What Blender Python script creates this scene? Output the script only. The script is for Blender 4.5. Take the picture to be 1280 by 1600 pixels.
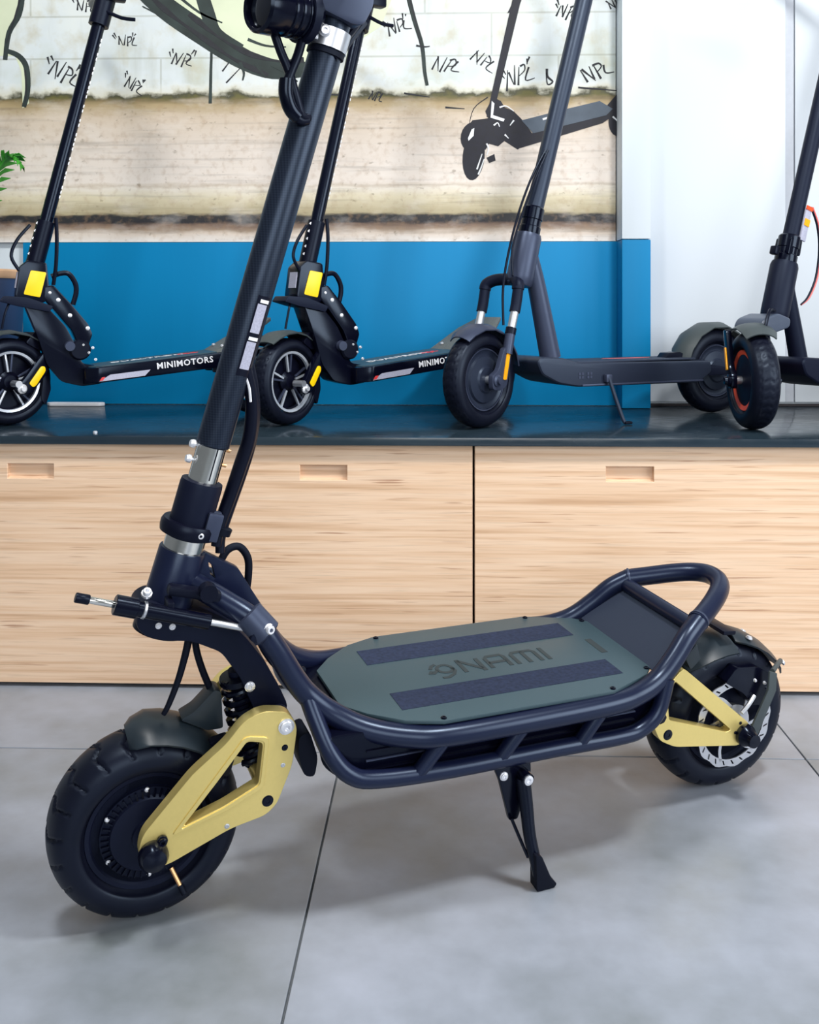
import bpy, bmesh, math, random
from mathutils import Vector, Matrix
random.seed(7)
PI = math.pi
for o in list(bpy.data.objects): bpy.data.objects.remove(o)
SC = bpy.context.scene
COL = SC.collection

# ------------------------------------------------------------------ camera
cd = bpy.data.cameras.new('camera'); cam = bpy.data.objects.new('camera', cd); COL.objects.link(cam)
cam.location = (0, 0, 0.875)
cam.rotation_euler = (PI/2, 0, math.atan(50/1550))
cd.sensor_fit = 'AUTO'; cd.sensor_width = 36.0; cd.lens = 1550/1600*36
cd.shift_y = -0.2; cd.clip_start = 0.02
SC.camera = cam
# ------------------------------------------------------------------ world and lights
wd = bpy.data.worlds.new('world'); SC.world = wd; wd.use_nodes = True
bg = wd.node_tree.nodes['Background']; bg.inputs[0].default_value = (0.86, 0.93, 1.0, 1); bg.inputs[1].default_value = 0.15
def area(name, loc, target, size, sy, power, col=(1, 1, 1)):
    l = bpy.data.lights.new(name, 'AREA'); l.shape = 'RECTANGLE'; l.size = size; l.size_y = sy; l.energy = power; l.color = col
    o = bpy.data.objects.new(name, l); COL.objects.link(o); o.location = loc
    o.rotation_euler = (Vector(target)-Vector(loc)).to_track_quat('-Z', 'Y').to_euler()
    return o
area('offscreen_soft_light', (3.3, 0.0, 1.7), (-0.2, 1.9, 0.5), 2.2, 2.0, 70, (0.96, 0.98, 1.0))
area('offscreen_soft_light', (0.6, -3.0, 1.9), (0.0, 2.2, 0.6), 2.6, 2.0, 62, (0.96, 0.98, 1.0))  # unseen frontal fill, added behind the camera to brighten the scene
area('ceiling_lamp_light', (0.95, 0.95, 2.9), (0.6, 1.5, 0), 0.35, 0.35, 40, (1, 0.985, 0.96))
area('ceiling_lamp_light', (-0.75, 1.05, 2.9), (-0.5, 1.6, 0), 0.4, 0.4, 26, (1, 0.985, 0.96))
SC.view_settings.view_transform = 'Standard'
SC.view_settings.look = 'None'
SC.view_settings.gamma = 1.0
SC.view_settings.use_curve_mapping = False
SC.view_settings.exposure = 0.5

# ------------------------------------------------------------------ helpers: materials
def lin(r, g, b):
    f = lambda c: (c/255/12.92 if c/255 <= 0.04045 else ((c/255+0.055)/1.055)**2.4)
    return (f(r), f(g), f(b), 1)
def newmat(name):
    m = bpy.data.materials.new(name); m.use_nodes = True
    nt = m.node_tree; return m, nt, nt.nodes, nt.links, nt.nodes['Principled BSDF']
def mat(name, rgb, rough=0.5, metal=0.0, nscale=0, var=0.0, bump=0.0, spec=0.5, coat=0.0):
    m, nt, N, L, b = newmat(name)
    b.inputs['Base Color'].default_value = lin(*rgb); b.inputs['Roughness'].default_value = rough
    b.inputs['Metallic'].default_value = metal; b.inputs['Specular IOR Level'].default_value = spec
    b.inputs['Coat Weight'].default_value = coat; b.inputs['Coat Roughness'].default_value = 0.15
    tc = N.new('ShaderNodeTexCoord'); n = N.new('ShaderNodeTexNoise'); n.inputs['Scale'].default_value = nscale or 60
    n.inputs['Detail'].default_value = 4
    L.new(tc.outputs['Object'], n.inputs['Vector'])
    v = var or 0.08
    mx = N.new('ShaderNodeMix'); mx.data_type = 'RGBA'
    c = lin(*rgb)
    mx.inputs[6].default_value = tuple(x*(1-v) for x in c[:3])+(1,); mx.inputs[7].default_value = tuple(min(1, x*(1+v)) for x in c[:3])+(1,)
    L.new(n.outputs['Fac'], mx.inputs[0]); L.new(mx.outputs[2], b.inputs['Base Color'])
    if bump:
        bp = N.new('ShaderNodeBump'); bp.inputs['Strength'].default_value = bump; bp.inputs['Distance'].default_value = 0.001
        L.new(n.outputs['Fac'], bp.inputs['Height']); L.new(bp.outputs[0], b.inputs['Normal'])
    return m
def mth(N, L, op, a, b=None, c=None):
    n = N.new('ShaderNodeMath'); n.operation = op
    for i, x in enumerate((a, b, c)):
        if x is None: continue
        if isinstance(x, (int, float)): n.inputs[i].default_value = x
        else: L.new(x, n.inputs[i])
    return n.outputs[0]
def ramp(N, L, src, stops, interp='LINEAR'):
    r = N.new('ShaderNodeValToRGB'); r.color_ramp.interpolation = interp
    e = r.color_ramp.elements
    while len(e) < len(stops): e.new(0.5)
    for x, (p, c) in zip(e, stops): x.position = p; x.color = c
    L.new(src, r.inputs[0]); return r.outputs[0]
def g(v): return (v, v, v, 1)
def mix(N, L, f, a, b, mode='MIX'):
    n = N.new('ShaderNodeMix'); n.data_type = 'RGBA'; n.blend_type = mode
    if isinstance(f, (int, float)): n.inputs[0].default_value = f
    else: L.new(f, n.inputs[0])
    for i, x in ((6, a), (7, b)):
        if isinstance(x, tuple): n.inputs[i].default_value = x
        else: L.new(x, n.inputs[i])
    return n.outputs[2]
def noise(N, L, vec, scale, detail=4, sc=(1, 1, 1), rough=0.55):
    mp = N.new('ShaderNodeMapping'); mp.inputs['Scale'].default_value = sc; L.new(vec, mp.inputs[0])
    n = N.new('ShaderNodeTexNoise'); n.inputs['Scale'].default_value = scale; n.inputs['Detail'].default_value = detail
    n.inputs['Roughness'].default_value = rough
    L.new(mp.outputs[0], n.inputs['Vector']); return n.outputs['Fac']
def coords(N): return N.new('ShaderNodeTexCoord').outputs['Object']

M = {}
M['frame'] = mat('satin_navy_black_paint', (16, 21, 46), 0.30, 0, 300, .06, .02, spec=.5)
M['black'] = mat('black_plastic', (10, 11, 26), 0.35, 0, 90, .1, spec=.22)
M['gloss'] = mat('glossy_black', (6, 7, 22), 0.2, spec=.3)
M['matte'] = mat('matte_black_metal', (15, 18, 36), 0.48, spec=.22)
M['rubberplain'] = mat('black_rubber', (10, 11, 24), 0.6, spec=.22)
M['gold'] = mat('champagne_gold_metal', (232, 210, 132), 0.34, 0.6, 200, .04)
M['chrome'] = mat('polished_steel', (225, 225, 220), 0.16, 1.0)
M['steel'] = mat('brushed_steel', (205, 208, 214), 0.35, 0.9)
M['bolt'] = mat('bright_bolt_steel', (230, 232, 238), 0.3, 0.6)
M['white'] = mat('white_print', (228, 230, 236), 0.5)
M['labelgrey'] = mat('pale_grey_label', (168, 170, 190), 0.5, 0, 400, .35)
M['deck'] = mat('grey_deck_coating', (54, 74, 82), 0.42, 0, 500, .08, .1)
M['strip'] = mat('dark_grip_tape', (34, 40, 62), 0.85, 0, 170, .8, .6)
M['logo'] = mat('charcoal_print', (42, 52, 56), 0.6)
M['footplate'] = mat('dark_foot_plate', (40, 46, 62), 0.6, 0, 700, .15, .2)
M['yellow'] = mat('yellow_reflector', (255, 208, 0), 0.35)
M['amber'] = mat('amber_reflector', (250, 170, 20), 0.3)
M['orange'] = mat('orange_red_paint', (235, 84, 40), 0.3)
M['red'] = mat('red_paint', (215, 60, 62), 0.4)
M['greygrip'] = mat('grey_grip_paper', (100, 106, 106), 0.8, 0, 300, .5, .5)
M['gunmetal'] = mat('gunmetal_grey_paint', (56, 62, 82), 0.38, 0.2)
M['darkgrey'] = mat('dark_grey_paint', (32, 38, 54), 0.4)
M['fendergrey'] = mat('grey_fender_plastic', (60, 69, 72), 0.5)
M['fenderdark'] = mat('dark_mudguard_plastic', (34, 44, 52), 0.4, spec=.4)
M['crown'] = mat('light_slate_plastic', (66, 76, 94), 0.4)
M['silver'] = mat('silver_rim_paint', (200, 208, 220), 0.3, 0.5)
M['copper'] = mat('brass_valve', (220, 170, 120), 0.3, 0.7)
M['glassdark'] = mat('dark_lens_glass', (20, 24, 34), 0.08)
M['gap_shade'] = mat('painted_gap_shade', (40, 36, 40), 0.8)  # dark colour paints the shade in the gaps under cabinets and doors
M['wallwhite'] = mat('white_wall_paint', (214, 224, 232), 0.6, 0, 6, .01)
M['doorwhite'] = mat('white_door_laminate', (206, 214, 222), 0.35, 0, 4, .015)
M['doorgrey'] = mat('grey_door_profile', (186, 192, 202), 0.4)
M['pot'] = mat('dark_blue_grey_glaze', (42, 58, 92), 0.4)
M['potrim'] = mat('tan_pot_rim', (205, 165, 130), 0.6)
M['leaf'] = mat('fern_green', (58, 150, 40), 0.5, 0, 40, .3)
M['soil'] = mat('dark_soil', (50, 38, 30), 0.9)
M['redwire'] = mat('red_cable', (225, 110, 105), 0.4)
M['ink'] = mat('black_spray_ink', (34, 36, 42), 0.7, 0, 60, .6)
M['inkgreen'] = mat('dark_green_spray_ink', (40, 52, 50), 0.7, 0, 14, .9)
M['inkscoot'] = mat('navy_print_ink', (8, 10, 28), 0.6, 0, 60, .9)
M['inkdeck'] = mat('slate_print_ink', (74, 86, 100), 0.6, 0, 30, .3)
M['inkwhite'] = mat('white_print_ink', (225, 228, 232), 0.6)

M['tyre_plain'] = mat('tyre_rubber', (12, 14, 28), 0.42, 0, 30, .3, .0, .3)
def m_carbon():
    m, nt, N, L, b = newmat('carbon_weave')
    s = N.new('ShaderNodeSeparateXYZ'); L.new(coords(N), s.inputs[0])
    a = mth(N, L, 'ADD', mth(N, L, 'MULTIPLY', s.outputs[0], 900), mth(N, L, 'MULTIPLY', s.outputs[2], 900))
    c = mth(N, L, 'SUBTRACT', mth(N, L, 'MULTIPLY', s.outputs[2], 900), mth(N, L, 'MULTIPLY', s.outputs[0], 900))
    w = mth(N, L, 'MULTIPLY', mth(N, L, 'SINE', a), mth(N, L, 'SINE', c))
    f = mth(N, L, 'MULTIPLY_ADD', w, 0.5, 0.5)
    L.new(mix(N, L, f, lin(16, 21, 36), lin(34, 42, 56)), b.inputs['Base Color'])
    b.inputs['Roughness'].default_value = 0.34; b.inputs['Metallic'].default_value = 0.25
    return m
M['carbon'] = m_carbon()

def m_wood():
    m, nt, N, L, b = newmat('stacked_plywood_edge')
    v = coords(N)
    a = noise(N, L, v, 1.0, 3, (1.6, 1, 75)); c = noise(N, L, v, 1.0, 4, (7, 1, 230))
    d = noise(N, L, v, 1.0, 2, (7, 1, 190), .4); e = noise(N, L, v, 1.0, 2, (3.0, 1, 30))
    base = ramp(N, L, a, [(.28, lin(198, 160, 126)), (.45, lin(222, 188, 156)), (.6, lin(231, 202, 174)), (.75, lin(212, 176, 144))])
    fine = ramp(N, L, c, [(.28, g(.85)), (.46, g(1)), (.75, g(1.0))])
    col = mix(N, L, 1.0, base, fine, 'MULTIPLY')
    dash = ramp(N, L, d, [(.61, g(0)), (.70, g(.9))])
    em = ramp(N, L, e, [(.40, g(0)), (.62, g(.8))])
    col = mix(N, L, mth(N, L, 'MULTIPLY', dash, em), col, lin(150, 100, 70))
    L.new(col, b.inputs['Base Color']); b.inputs['Roughness'].default_value = 0.5
    return m
M['wood'] = m_wood()
M['woodcut'] = mat('plywood_cut_edge', (176, 128, 96), 0.7, 0, 120, .2)

def m_floor():
    m, nt, N, L, b = newmat('grey_porcelain_tile')
    v = N.new('ShaderNodeTexCoord').outputs['Object']
    oi = N.new('ShaderNodeObjectInfo')
    add = N.new('ShaderNodeVectorMath'); add.operation = 'ADD'; L.new(v, add.inputs[0])
    cx = N.new('ShaderNodeCombineXYZ'); L.new(mth(N, L, 'MULTIPLY', oi.outputs['Random'], 17.0), cx.inputs[2]); L.new(cx.outputs[0], add.inputs[1])
    v = add.outputs[0]
    a = noise(N, L, v, 2.2, 6); c = noise(N, L, v, 14, 5)
    f = mth(N, L, 'ADD', mth(N, L, 'MULTIPLY', a, .7), mth(N, L, 'MULTIPLY', c, .3))
    L.new(ramp(N, L, f, [(.3, lin(112, 119, 122)), (.5, lin(138, 145, 156)), (.7, lin(160, 167, 182))]), b.inputs['Base Color'])
    L.new(ramp(N, L, c, [(.3, g(.34)), (.7, g(.46))]), b.inputs['Roughness'])
    b.inputs['Specular IOR Level'].default_value = 0.5
    return m
M['floor'] = m_floor()
M['grout'] = mat('dark_grout', (92, 98, 104), 0.8)

def m_counter():
    m, nt, N, L, b = newmat('dark_slate_worktop')
    v = coords(N)
    a = noise(N, L, v, 3, 6, (1, 3, 1)); c = noise(N, L, v, 22, 4, (1, 4, 1))
    L.new(mix(N, L, a, lin(18, 32, 46), lin(48, 62, 70)), b.inputs['Base Color'])
    L.new(ramp(N, L, c, [(.3, g(.12)), (.7, g(.28))]), b.inputs['Roughness'])
    return m
M['counter'] = m_counter()
def m_blue():
    m, nt, N, L, b = newmat('teal_blue_paint')
    a = noise(N, L, coords(N), 1.4, 4); c = noise(N, L, coords(N), 1.0, 3, (60, 1, 2))
    col = mix(N, L, a, lin(0, 120, 174), lin(0, 130, 186))
    col = mix(N, L, .06, col, mix(N, L, c, lin(0, 90, 130), lin(20, 150, 200)))
    L.new(col, b.inputs['Base Color']); b.inputs['Roughness'].default_value = 0.45; b.inputs['Specular IOR Level'].default_value = 0.2
    return m
M['blue'] = m_blue()

def m_mural():
    # printed photograph of a block wall above a kerb: local x,z in metres, z=0 at the print's lower edge
    m, nt, N, L, b = newmat('printed_street_photo')
    v = coords(N); s = N.new('ShaderNodeSeparateXYZ'); L.new(v, s.inputs[0]); x, z = s.outputs[0], s.outputs[2]
    n1 = noise(N, L, v, 9, 6, (1, 1, 2)); n2 = noise(N, L, v, 45, 5); n3 = noise(N, L, v, 3, 4); n4 = noise(N, L, v, 26, 5, (.35, 1, 1.5))
    n5 = noise(N, L, v, 14, 5)
    zz = mth(N, L, 'ADD', z, mth(N, L, 'MULTIPLY', mth(N, L, 'SUBTRACT', n4, .5), .030))
    t = mth(N, L, 'DIVIDE', zz, 0.45)
    ground = ramp(N, L, t, [(0, lin(232, 228, 224)), (.055, lin(214, 200, 186)), (.085, lin(150, 130, 112)), (.115, lin(120, 98, 84)), (.135, lin(34, 34, 40)),
        (.175, lin(40, 40, 42)), (.195, lin(176, 164, 132)), (.30, lin(214, 204, 176)), (.36, lin(226, 218, 205)), (.375, lin(206, 194, 178)), (.40, lin(226, 216, 206)),
        (.62, lin(218, 207, 196)), (.84, lin(204, 188, 168)), (.92, lin(170, 150, 112)), (.965, lin(112, 100, 62))])
    ground = mix(N, L, mth(N, L, 'MULTIPLY', ramp(N, L, n2, [(.5, g(0)), (.72, g(1))]), .32), ground, lin(160, 130, 98))
    ground = mix(N, L, mth(N, L, 'MULTIPLY', ramp(N, L, n1, [(.5, g(0)), (.7, g(1))]), .25), ground, lin(238, 234, 230))
    n7 = noise(N, L, v, 1.0, 5, (2.5, 1, 55)); n8 = noise(N, L, v, 1.0, 4, (40, 1, 60))
    ground = mix(N, L, 1.0, ground, ramp(N, L, n7, [(.30, g(.72)), (.48, g(.98)), (.7, g(1))]), 'MULTIPLY')
    ground = mix(N, L, mth(N, L, 'MULTIPLY', ramp(N, L, n8, [(.62, g(0)), (.72, g(1))]), .5), ground, lin(110, 92, 68))
    wall = ramp(N, L, n3, [(.3, lin(192, 200, 190)), (.45, lin(212, 220, 222)), (.6, lin(222, 227, 222)), (.75, lin(200, 198, 166))])
    wall = mix(N, L, mth(N, L, 'MULTIPLY', ramp(N, L, n5, [(.5, g(0)), (.72, g(1))]), .55), wall, lin(186, 176, 140))
    n6 = noise(N, L, v, 6, 5, (3, 1, .5)); wall = mix(N, L, mth(N, L, 'MULTIPLY', ramp(N, L, n6, [(.55, g(0)), (.75, g(1))]), .4), wall, lin(168, 172, 160))
    # printed block joints
    br = N.new('ShaderNodeTexBrick'); br.inputs['Scale'].default_value = 1; br.inputs['Brick Width'].default_value = .40; br.inputs['Row Height'].default_value = .128
    br.inputs['Mortar Size'].default_value = .0035; br.inputs['Mortar Smooth'].default_value = .4
    br.inputs['Color1'].default_value = g(0); br.inputs['Color2'].default_value = g(0); br.inputs['Mortar'].default_value = g(1)
    cx = N.new('ShaderNodeCombineXYZ'); L.new(mth(N, L, 'ADD', x, .05), cx.inputs[0]); L.new(mth(N, L, 'SUBTRACT', z, .045), cx.inputs[1]); L.new(cx.outputs[0], br.inputs[0])
    wall = mix(N, L, mth(N, L, 'MULTIPLY', br.outputs['Color'], .38), wall, lin(140, 142, 124))
    # moss along the wall's foot
    h = mth(N, L, 'ADD', zz, mth(N, L, 'MULTIPLY', mth(N, L, 'SUBTRACT', n5, .5), .09))
    moss = ramp(N, L, mth(N, L, 'DIVIDE', h, .55), [(.78, lin(96, 92, 44)), (.805, lin(66, 66, 46)), (.83, lin(206, 204, 186)), (.86, lin(226, 228, 222))])
    mossf = ramp(N, L, mth(N, L, 'DIVIDE', h, .55), [(.82, g(1)), (.88, g(0))])
    wall = mix(N, L, mossf, wall, moss)
    col = mix(N, L, ramp(N, L, mth(N, L, 'DIVIDE', zz, .45), [(.955, g(0)), (.975, g(1))]), ground, wall)
    # greenish spray tint inside the big letters
    L.new(col, b.inputs['Base Color']); b.inputs['Roughness'].default_value = 0.55
    return m
M['mural'] = m_mural()
M['tint'] = mat('pale_green_spray', (212, 220, 190), 0.6, 0, 7, .22)

for k_ in ('frame', 'black', 'gloss', 'matte', 'rubberplain', 'tyre_plain', 'carbon', 'gunmetal', 'darkgrey', 'footplate', 'strip'):
    M[k_].node_tree.nodes['Principled BSDF'].inputs['Specular Tint'].default_value = (.62, .78, 1, 1)
# ------------------------------------------------------------------ helpers: geometry
def P(u, v, w): return Vector((u, -v, w))          # scooter frame: u front to rear, v towards the left-hand side, w up
def link(o, parent=None):
    COL.objects.link(o)
    if parent: o.parent = parent
    return o
def obj(name, bm, m, parent=None, loc=None, rot=None, smooth=40, kind=None, label=None):
    me = bpy.data.meshes.new(name)
    bmesh.ops.recalc_face_normals(bm, faces=bm.faces)
    bm.to_mesh(me); bm.free(); me.materials.append(M[m] if isinstance(m, str) else m)
    if smooth:
        me.shade_smooth(); me.set_sharp_from_angle(angle=math.radians(smooth))
    o = link(bpy.data.objects.new(name, me), parent)
    if loc is not None: o.location = loc
    if rot is not None: o.rotation_euler = rot
    if kind: o['kind'] = kind
    if label: o['label'] = label
    return o
def tag(o, label, cat, group=None, kind=None):
    o['label'] = label; o['category'] = cat
    if group: o['group'] = group
    if kind: o['kind'] = kind
    return o
def empty(name, loc, rot=(0, 0, 0)):
    o = bpy.data.objects.new(name, None); o.empty_display_size = .1; COL.objects.link(o); o.location = loc; o.rotation_euler = rot; return o
def NB(): return bmesh.new()
def bevel(bm, off, ang=30, seg=2):
    bm.normal_update()
    es = [e for e in bm.edges if len(e.link_faces) == 2 and e.calc_face_angle(0) > math.radians(ang)]
    if es: bmesh.ops.bevel(bm, geom=es, offset=off, segments=seg, affect='EDGES', profile=.6, clamp_overlap=True)
def box(bm, c, s, rot=None, bev=0):
    t = bmesh.new(); bmesh.ops.create_cube(t, size=1)
    bmesh.ops.scale(t, vec=s, verts=t.verts)
    if bev: bevel(t, bev)
    mt = Matrix.Translation(Vector(c))
    if rot is not None: mt = mt @ rot.to_4x4()
    t.transform(mt); merge(bm, t); return bm
def merge(bm, t):
    me = bpy.data.meshes.new('tmp'); t.to_mesh(me); t.free(); bm.from_mesh(me); bpy.data.meshes.remove(me)
def axis_rot(d, up=Vector((0, 0, 1))):
    d = Vector(d).normalized()
    return d.to_track_quat('Z', 'Y').to_matrix()
def cr(pts, n=6, closed=False):
    pts = [Vector(p) for p in pts]; out = []
    k = len(pts)
    rng = range(k if closed else k-1)
    for i in rng:
        if closed: a, b, c, d = pts[i-1], pts[i], pts[(i+1) % k], pts[(i+2) % k]
        else: a, b, c, d = pts[max(i-1, 0)], pts[i], pts[i+1], pts[min(i+2, k-1)]
        for j in range(n):
            t = j/n
            out.append(.5*((2*b)+(-a+c)*t+(2*a-5*b+4*c-d)*t*t+(-a+3*b-3*c+d)*t**3))
    if not closed: out.append(pts[-1])
    return out
def tube(bm, pts, r, seg=14, n=6, closed=False, caps=True, smooth=True):
    path = cr(pts, n, closed) if smooth and len(pts) > 2 else [Vector(p) for p in pts]
    K = len(path); rad = r if callable(r) else (lambda t: r)
    rings = []; nrm = None
    for i, p in enumerate(path):
        if closed: d = path[(i+1) % K]-path[i-1]
        else: d = path[min(i+1, K-1)]-path[max(i-1, 0)]
        d.normalize()
        if nrm is None:
            nrm = d.orthogonal().normalized()
        else:
            nrm = (nrm-d*nrm.dot(d)); nrm = nrm.normalized() if nrm.length > 1e-6 else d.orthogonal().normalized()
        bi = d.cross(nrm); rr = rad(i/max(K-1, 1))
        rings.append([bm.verts.new(p+(nrm*math.cos(2*PI*k/seg)+bi*math.sin(2*PI*k/seg))*rr) for k in range(seg)])
    for i in range(K if closed else K-1):
        a, b = rings[i], rings[(i+1) % K]
        for k in range(seg): bm.faces.new((a[k], a[(k+1) % seg], b[(k+1) % seg], b[k]))
    if caps and not closed:
        bm.faces.new(rings[0][::-1]); bm.faces.new(rings[-1])
    return bm
def lathe(bm, prof, o=(0, 0, 0), ax=(0, 1, 0), seg=32, closed=False, a0=0, a1=2*PI):
    # prof: (radius, position along ax)
    ax = Vector(ax).normalized(); e1 = ax.orthogonal().normalized()
    if abs(ax.y) > .99: e1 = Vector((1, 0, 0))
    e2 = ax.cross(e1); o = Vector(o)
    full = abs(a1-a0-2*PI) < 1e-6; ns = seg if full else seg+1
    rings = []
    for r, h in prof:
        if r < 1e-6: rings.append([bm.verts.new(o+ax*h)]); continue
        rings.append([bm.verts.new(o+ax*h+(e1*math.cos(a0+(a1-a0)*k/seg)+e2*math.sin(a0+(a1-a0)*k/seg))*r) for k in range(ns)])
    n = len(rings)
    for i in range(n if closed else n-1):
        a, b = rings[i], rings[(i+1) % n]
        for k in range(seg):
            k2 = (k+1) % ns
            va, vb = (a[k % len(a)], a[k2 % len(a)]), (b[k % len(b)], b[k2 % len(b)])
            f = []
            for x in (va[0], va[1], vb[1], vb[0]):
                if x not in f: f.append(x)
            if len(f) > 2:
                try: bm.faces.new(f)
                except ValueError: pass
    if not closed:
        for rg, fl in ((rings[0], 1), (rings[-1], 0)):
            if len(rg) > 2 and full: bm.faces.new(rg[::-1] if fl else rg)
    return bm
def prism(bm, poly, fn, c0, c1, holes=(), bev=0, seg=2):
    # polygon (with holes) in a plane, thickened from c0 to c1; fn(a,b,c) -> Vector
    t = bmesh.new(); loops = [poly]+list(holes); es = []; tops = []
    for lp in loops:
        vs = [t.verts.new(fn(a, b, c0)) for a, b in lp]; tops.append(vs)
        es += [t.edges.new((vs[i], vs[(i+1) % len(vs)])) for i in range(len(vs))]
    if holes: bmesh.ops.triangle_fill(t, edges=es, use_beauty=True, use_dissolve=False)
    else: t.faces.new(tops[0])
    fs = list(t.faces); vm = {}
    for lp, vs in zip(loops, tops):
        for (a, b), v in zip(lp, vs): vm[v] = t.verts.new(fn(a, b, c1))
    for f in fs: t.faces.new([vm[v] for v in reversed(f.verts)])
    for vs in tops:
        for i in range(len(vs)):
            a, b = vs[i], vs[(i+1) % len(vs)]
            t.faces.new((a, b, vm[b], vm[a]))
    bmesh.ops.recalc_face_normals(t, faces=t.faces)
    if bev: bevel(t, bev, 35, seg)
    merge(bm, t); return bm
def SV(a, b, c): return P(a, c, b)                   # side view plane: (u, w) at lateral v
def TV(a, b, c): return P(a, b, c)                   # top view plane: (u, v) at height w
def rnd(poly, r=.006, n=3):
    # round the corners of a 2D polygon
    out = []; k = len(poly)
    for i in range(k):
        p = Vector(poly[i]); a = Vector(poly[i-1])-p; b = Vector(poly[(i+1) % k])-p
        d = min(r, a.length*.45, b.length*.45)
        q0 = p+a.normalized()*d; q1 = p+b.normalized()*d
        for j in range(n+1):
            t = j/n; q = q0*(1-t)**2+p*2*t*(1-t)+q1*t*t; out.append((q.x, q.y))
    return out
def ribbon(bm, pts, width, fn, c0, c1, n=4, taper=False, smooth=True):
    # flat stroke drawn on a plane
    pp = [Vector((a, b, 0)) for a, b in pts]
    pp = cr(pp, n) if smooth and len(pp) > 2 else pp
    K = len(pp); Ls = []; Rs = []
    for i, p in enumerate(pp):
        d = (pp[min(i+1, K-1)]-pp[max(i-1, 0)]); d.z = 0; d.normalize()
        nn = Vector((-d.y, d.x, 0)); t = i/max(K-1, 1)
        wd_ = width(t) if callable(width) else width*(1-.6*t if taper else 1)
        Ls.append(p+nn*wd_/2); Rs.append(p-nn*wd_/2)
    top = [(bm.verts.new(fn(l.x, l.y, c1)), bm.verts.new(fn(r.x, r.y, c1))) for l, r in zip(Ls, Rs)]
    bot = [(bm.verts.new(fn(l.x, l.y, c0)), bm.verts.new(fn(r.x, r.y, c0))) for l, r in zip(Ls, Rs)]
    for i in range(K-1):
        bm.faces.new((top[i][0], top[i+1][0], top[i+1][1], top[i][1]))
        bm.faces.new((bot[i][1], bot[i+1][1], bot[i+1][0], bot[i][0]))
        bm.faces.new((top[i][0], bot[i][0], bot[i+1][0], top[i+1][0]))
        bm.faces.new((top[i][1], top[i+1][1], bot[i+1][1], bot[i][1]))
    for i in (0, K-1): bm.faces.new((top[i][0], top[i][1], bot[i][1], bot[i][0]))
    return bm
def shell(bm, cu, cw, stations, drop, thick=.003, n=8, power=2.2):
    # mudguard: stations (angle deg, centre radius, half width); the edge falls by drop
    G = {}
    for side in (0, 1):
        for i, (ang, r, hw) in enumerate(stations):
            a = math.radians(ang)
            for j in range(n+1):
                s = -1+2*j/n
                rr = r-drop*abs(s)**power-side*thick
                G[side, i, j] = bm.verts.new(P(cu+rr*math.cos(a), s*hw*(1-.03*side), cw+rr*math.sin(a)))
    K = len(stations)
    for i in range(K-1):
        for j in range(n):
            bm.faces.new([G[0, i, j], G[0, i+1, j], G[0, i+1, j+1], G[0, i, j+1]])
            bm.faces.new([G[1, i, j+1], G[1, i+1, j+1], G[1, i+1, j], G[1, i, j]])
    for i in range(K-1):
        for j in (0, n): bm.faces.new([G[0, i, j], G[1, i, j], G[1, i+1, j], G[0, i+1, j]])
    for i in (0, K-1):
        for j in range(n): bm.faces.new([G[0, i, j], G[0, i, j+1], G[1, i, j+1], G[1, i, j]])
    return bm
def text_obj(s, size, m, parent, mw, name='lettering', spacing=1.0, bold=0.0):
    cu = bpy.data.curves.new('t', 'FONT'); cu.body = s; cu.size = size; cu.extrude = .0003; cu.space_character = spacing; cu.offset = bold
    cu.resolution_u = 2
    o = bpy.data.objects.new('t', cu); COL.objects.link(o)
    dg = bpy.context.evaluated_depsgraph_get(); me = bpy.data.meshes.new_from_object(o.evaluated_get(dg))
    bpy.data.objects.remove(o); bpy.data.curves.remove(cu)
    me.transform(mw); me.materials.clear(); me.materials.append(M[m]); me.name = name
    return link(bpy.data.objects.new(name, me), parent)
def bolt(bm, c, ax, r=.005, h=.004, seg=12):
    lathe(bm, [(r*1.25, -.001), (r*1.25, h*.35), (r, h*.4), (r, h*.85), (r*.8, h), (r*.45, h), (r*.4, h*.5), (0, h*.5)], c, ax, seg)
    return bm

# ------------------------------------------------------------------ setting
TZ = 0.581; YF = 2.258; YW = 2.978
# floor: slab with separate 90 cm tiles
fl = NB(); box(fl, (0.255, 0.4, -.03), (8.1, 5.4, .05))
floor = obj('floor', fl, 'grout', smooth=0); floor['kind'] = 'structure'; floor['label'] = 'large grey porcelain floor tiles with thin dark joints'
floor['category'] = 'floor'
tb = NB(); box(tb, (0, 0, -.004), (.8965, .8965, .008), bev=.0012)
t0 = None
for i in range(-4, 5):
    for j in range(-3, 3):
        cx, cy = -.195+.45+.9*i, 1.944+.45-.9*j-.0
        if cy > 3.0: continue
        if t0 is None:
            t0 = obj('tile', tb, 'floor', floor, (cx, cy, 0), smooth=0); o = t0
        else:
            o = link(bpy.data.objects.new('tile', t0.data), floor); o.location = (cx, cy, 0)
# back wall
b = NB(); box(b, (0, YW+.08, 1.45), (6.4, .12, 2.9))
w = obj('wall_back', b, 'wallwhite', smooth=0); tag(w, 'white painted back wall above and beside the blue panel', 'wall', kind='structure')
b = NB(); box(b, (-.37, YW+.011, (TZ+1.072)/2), (1.808, .018, 1.072-TZ-.001), bev=.002)
w = obj('trim_1', b, 'blue', smooth=30); tag(w, 'teal blue painted wainscot panel behind the display scooters', 'wall panel', kind='structure')
# pilaster: white above, blue below
b = NB(); box(b, (.5645, YW-.0325, (1.073+2.9)/2), (.083, .105, 2.9-1.073), bev=.002)
w = obj('trim_2', b, 'wallwhite', smooth=30); tag(w, 'white upper half of the narrow pilaster right of the mural', 'pilaster', kind='structure')
b = NB(); box(b, (.5645, YW-.0325, (TZ+1.0715)/2), (.083, .105, 1.0715-TZ-.001), bev=.003)
w = obj('trim_3', b, 'blue', smooth=30); tag(w, 'teal blue lower half of the narrow pilaster beside the white door', 'pilaster', kind='structure')
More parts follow.
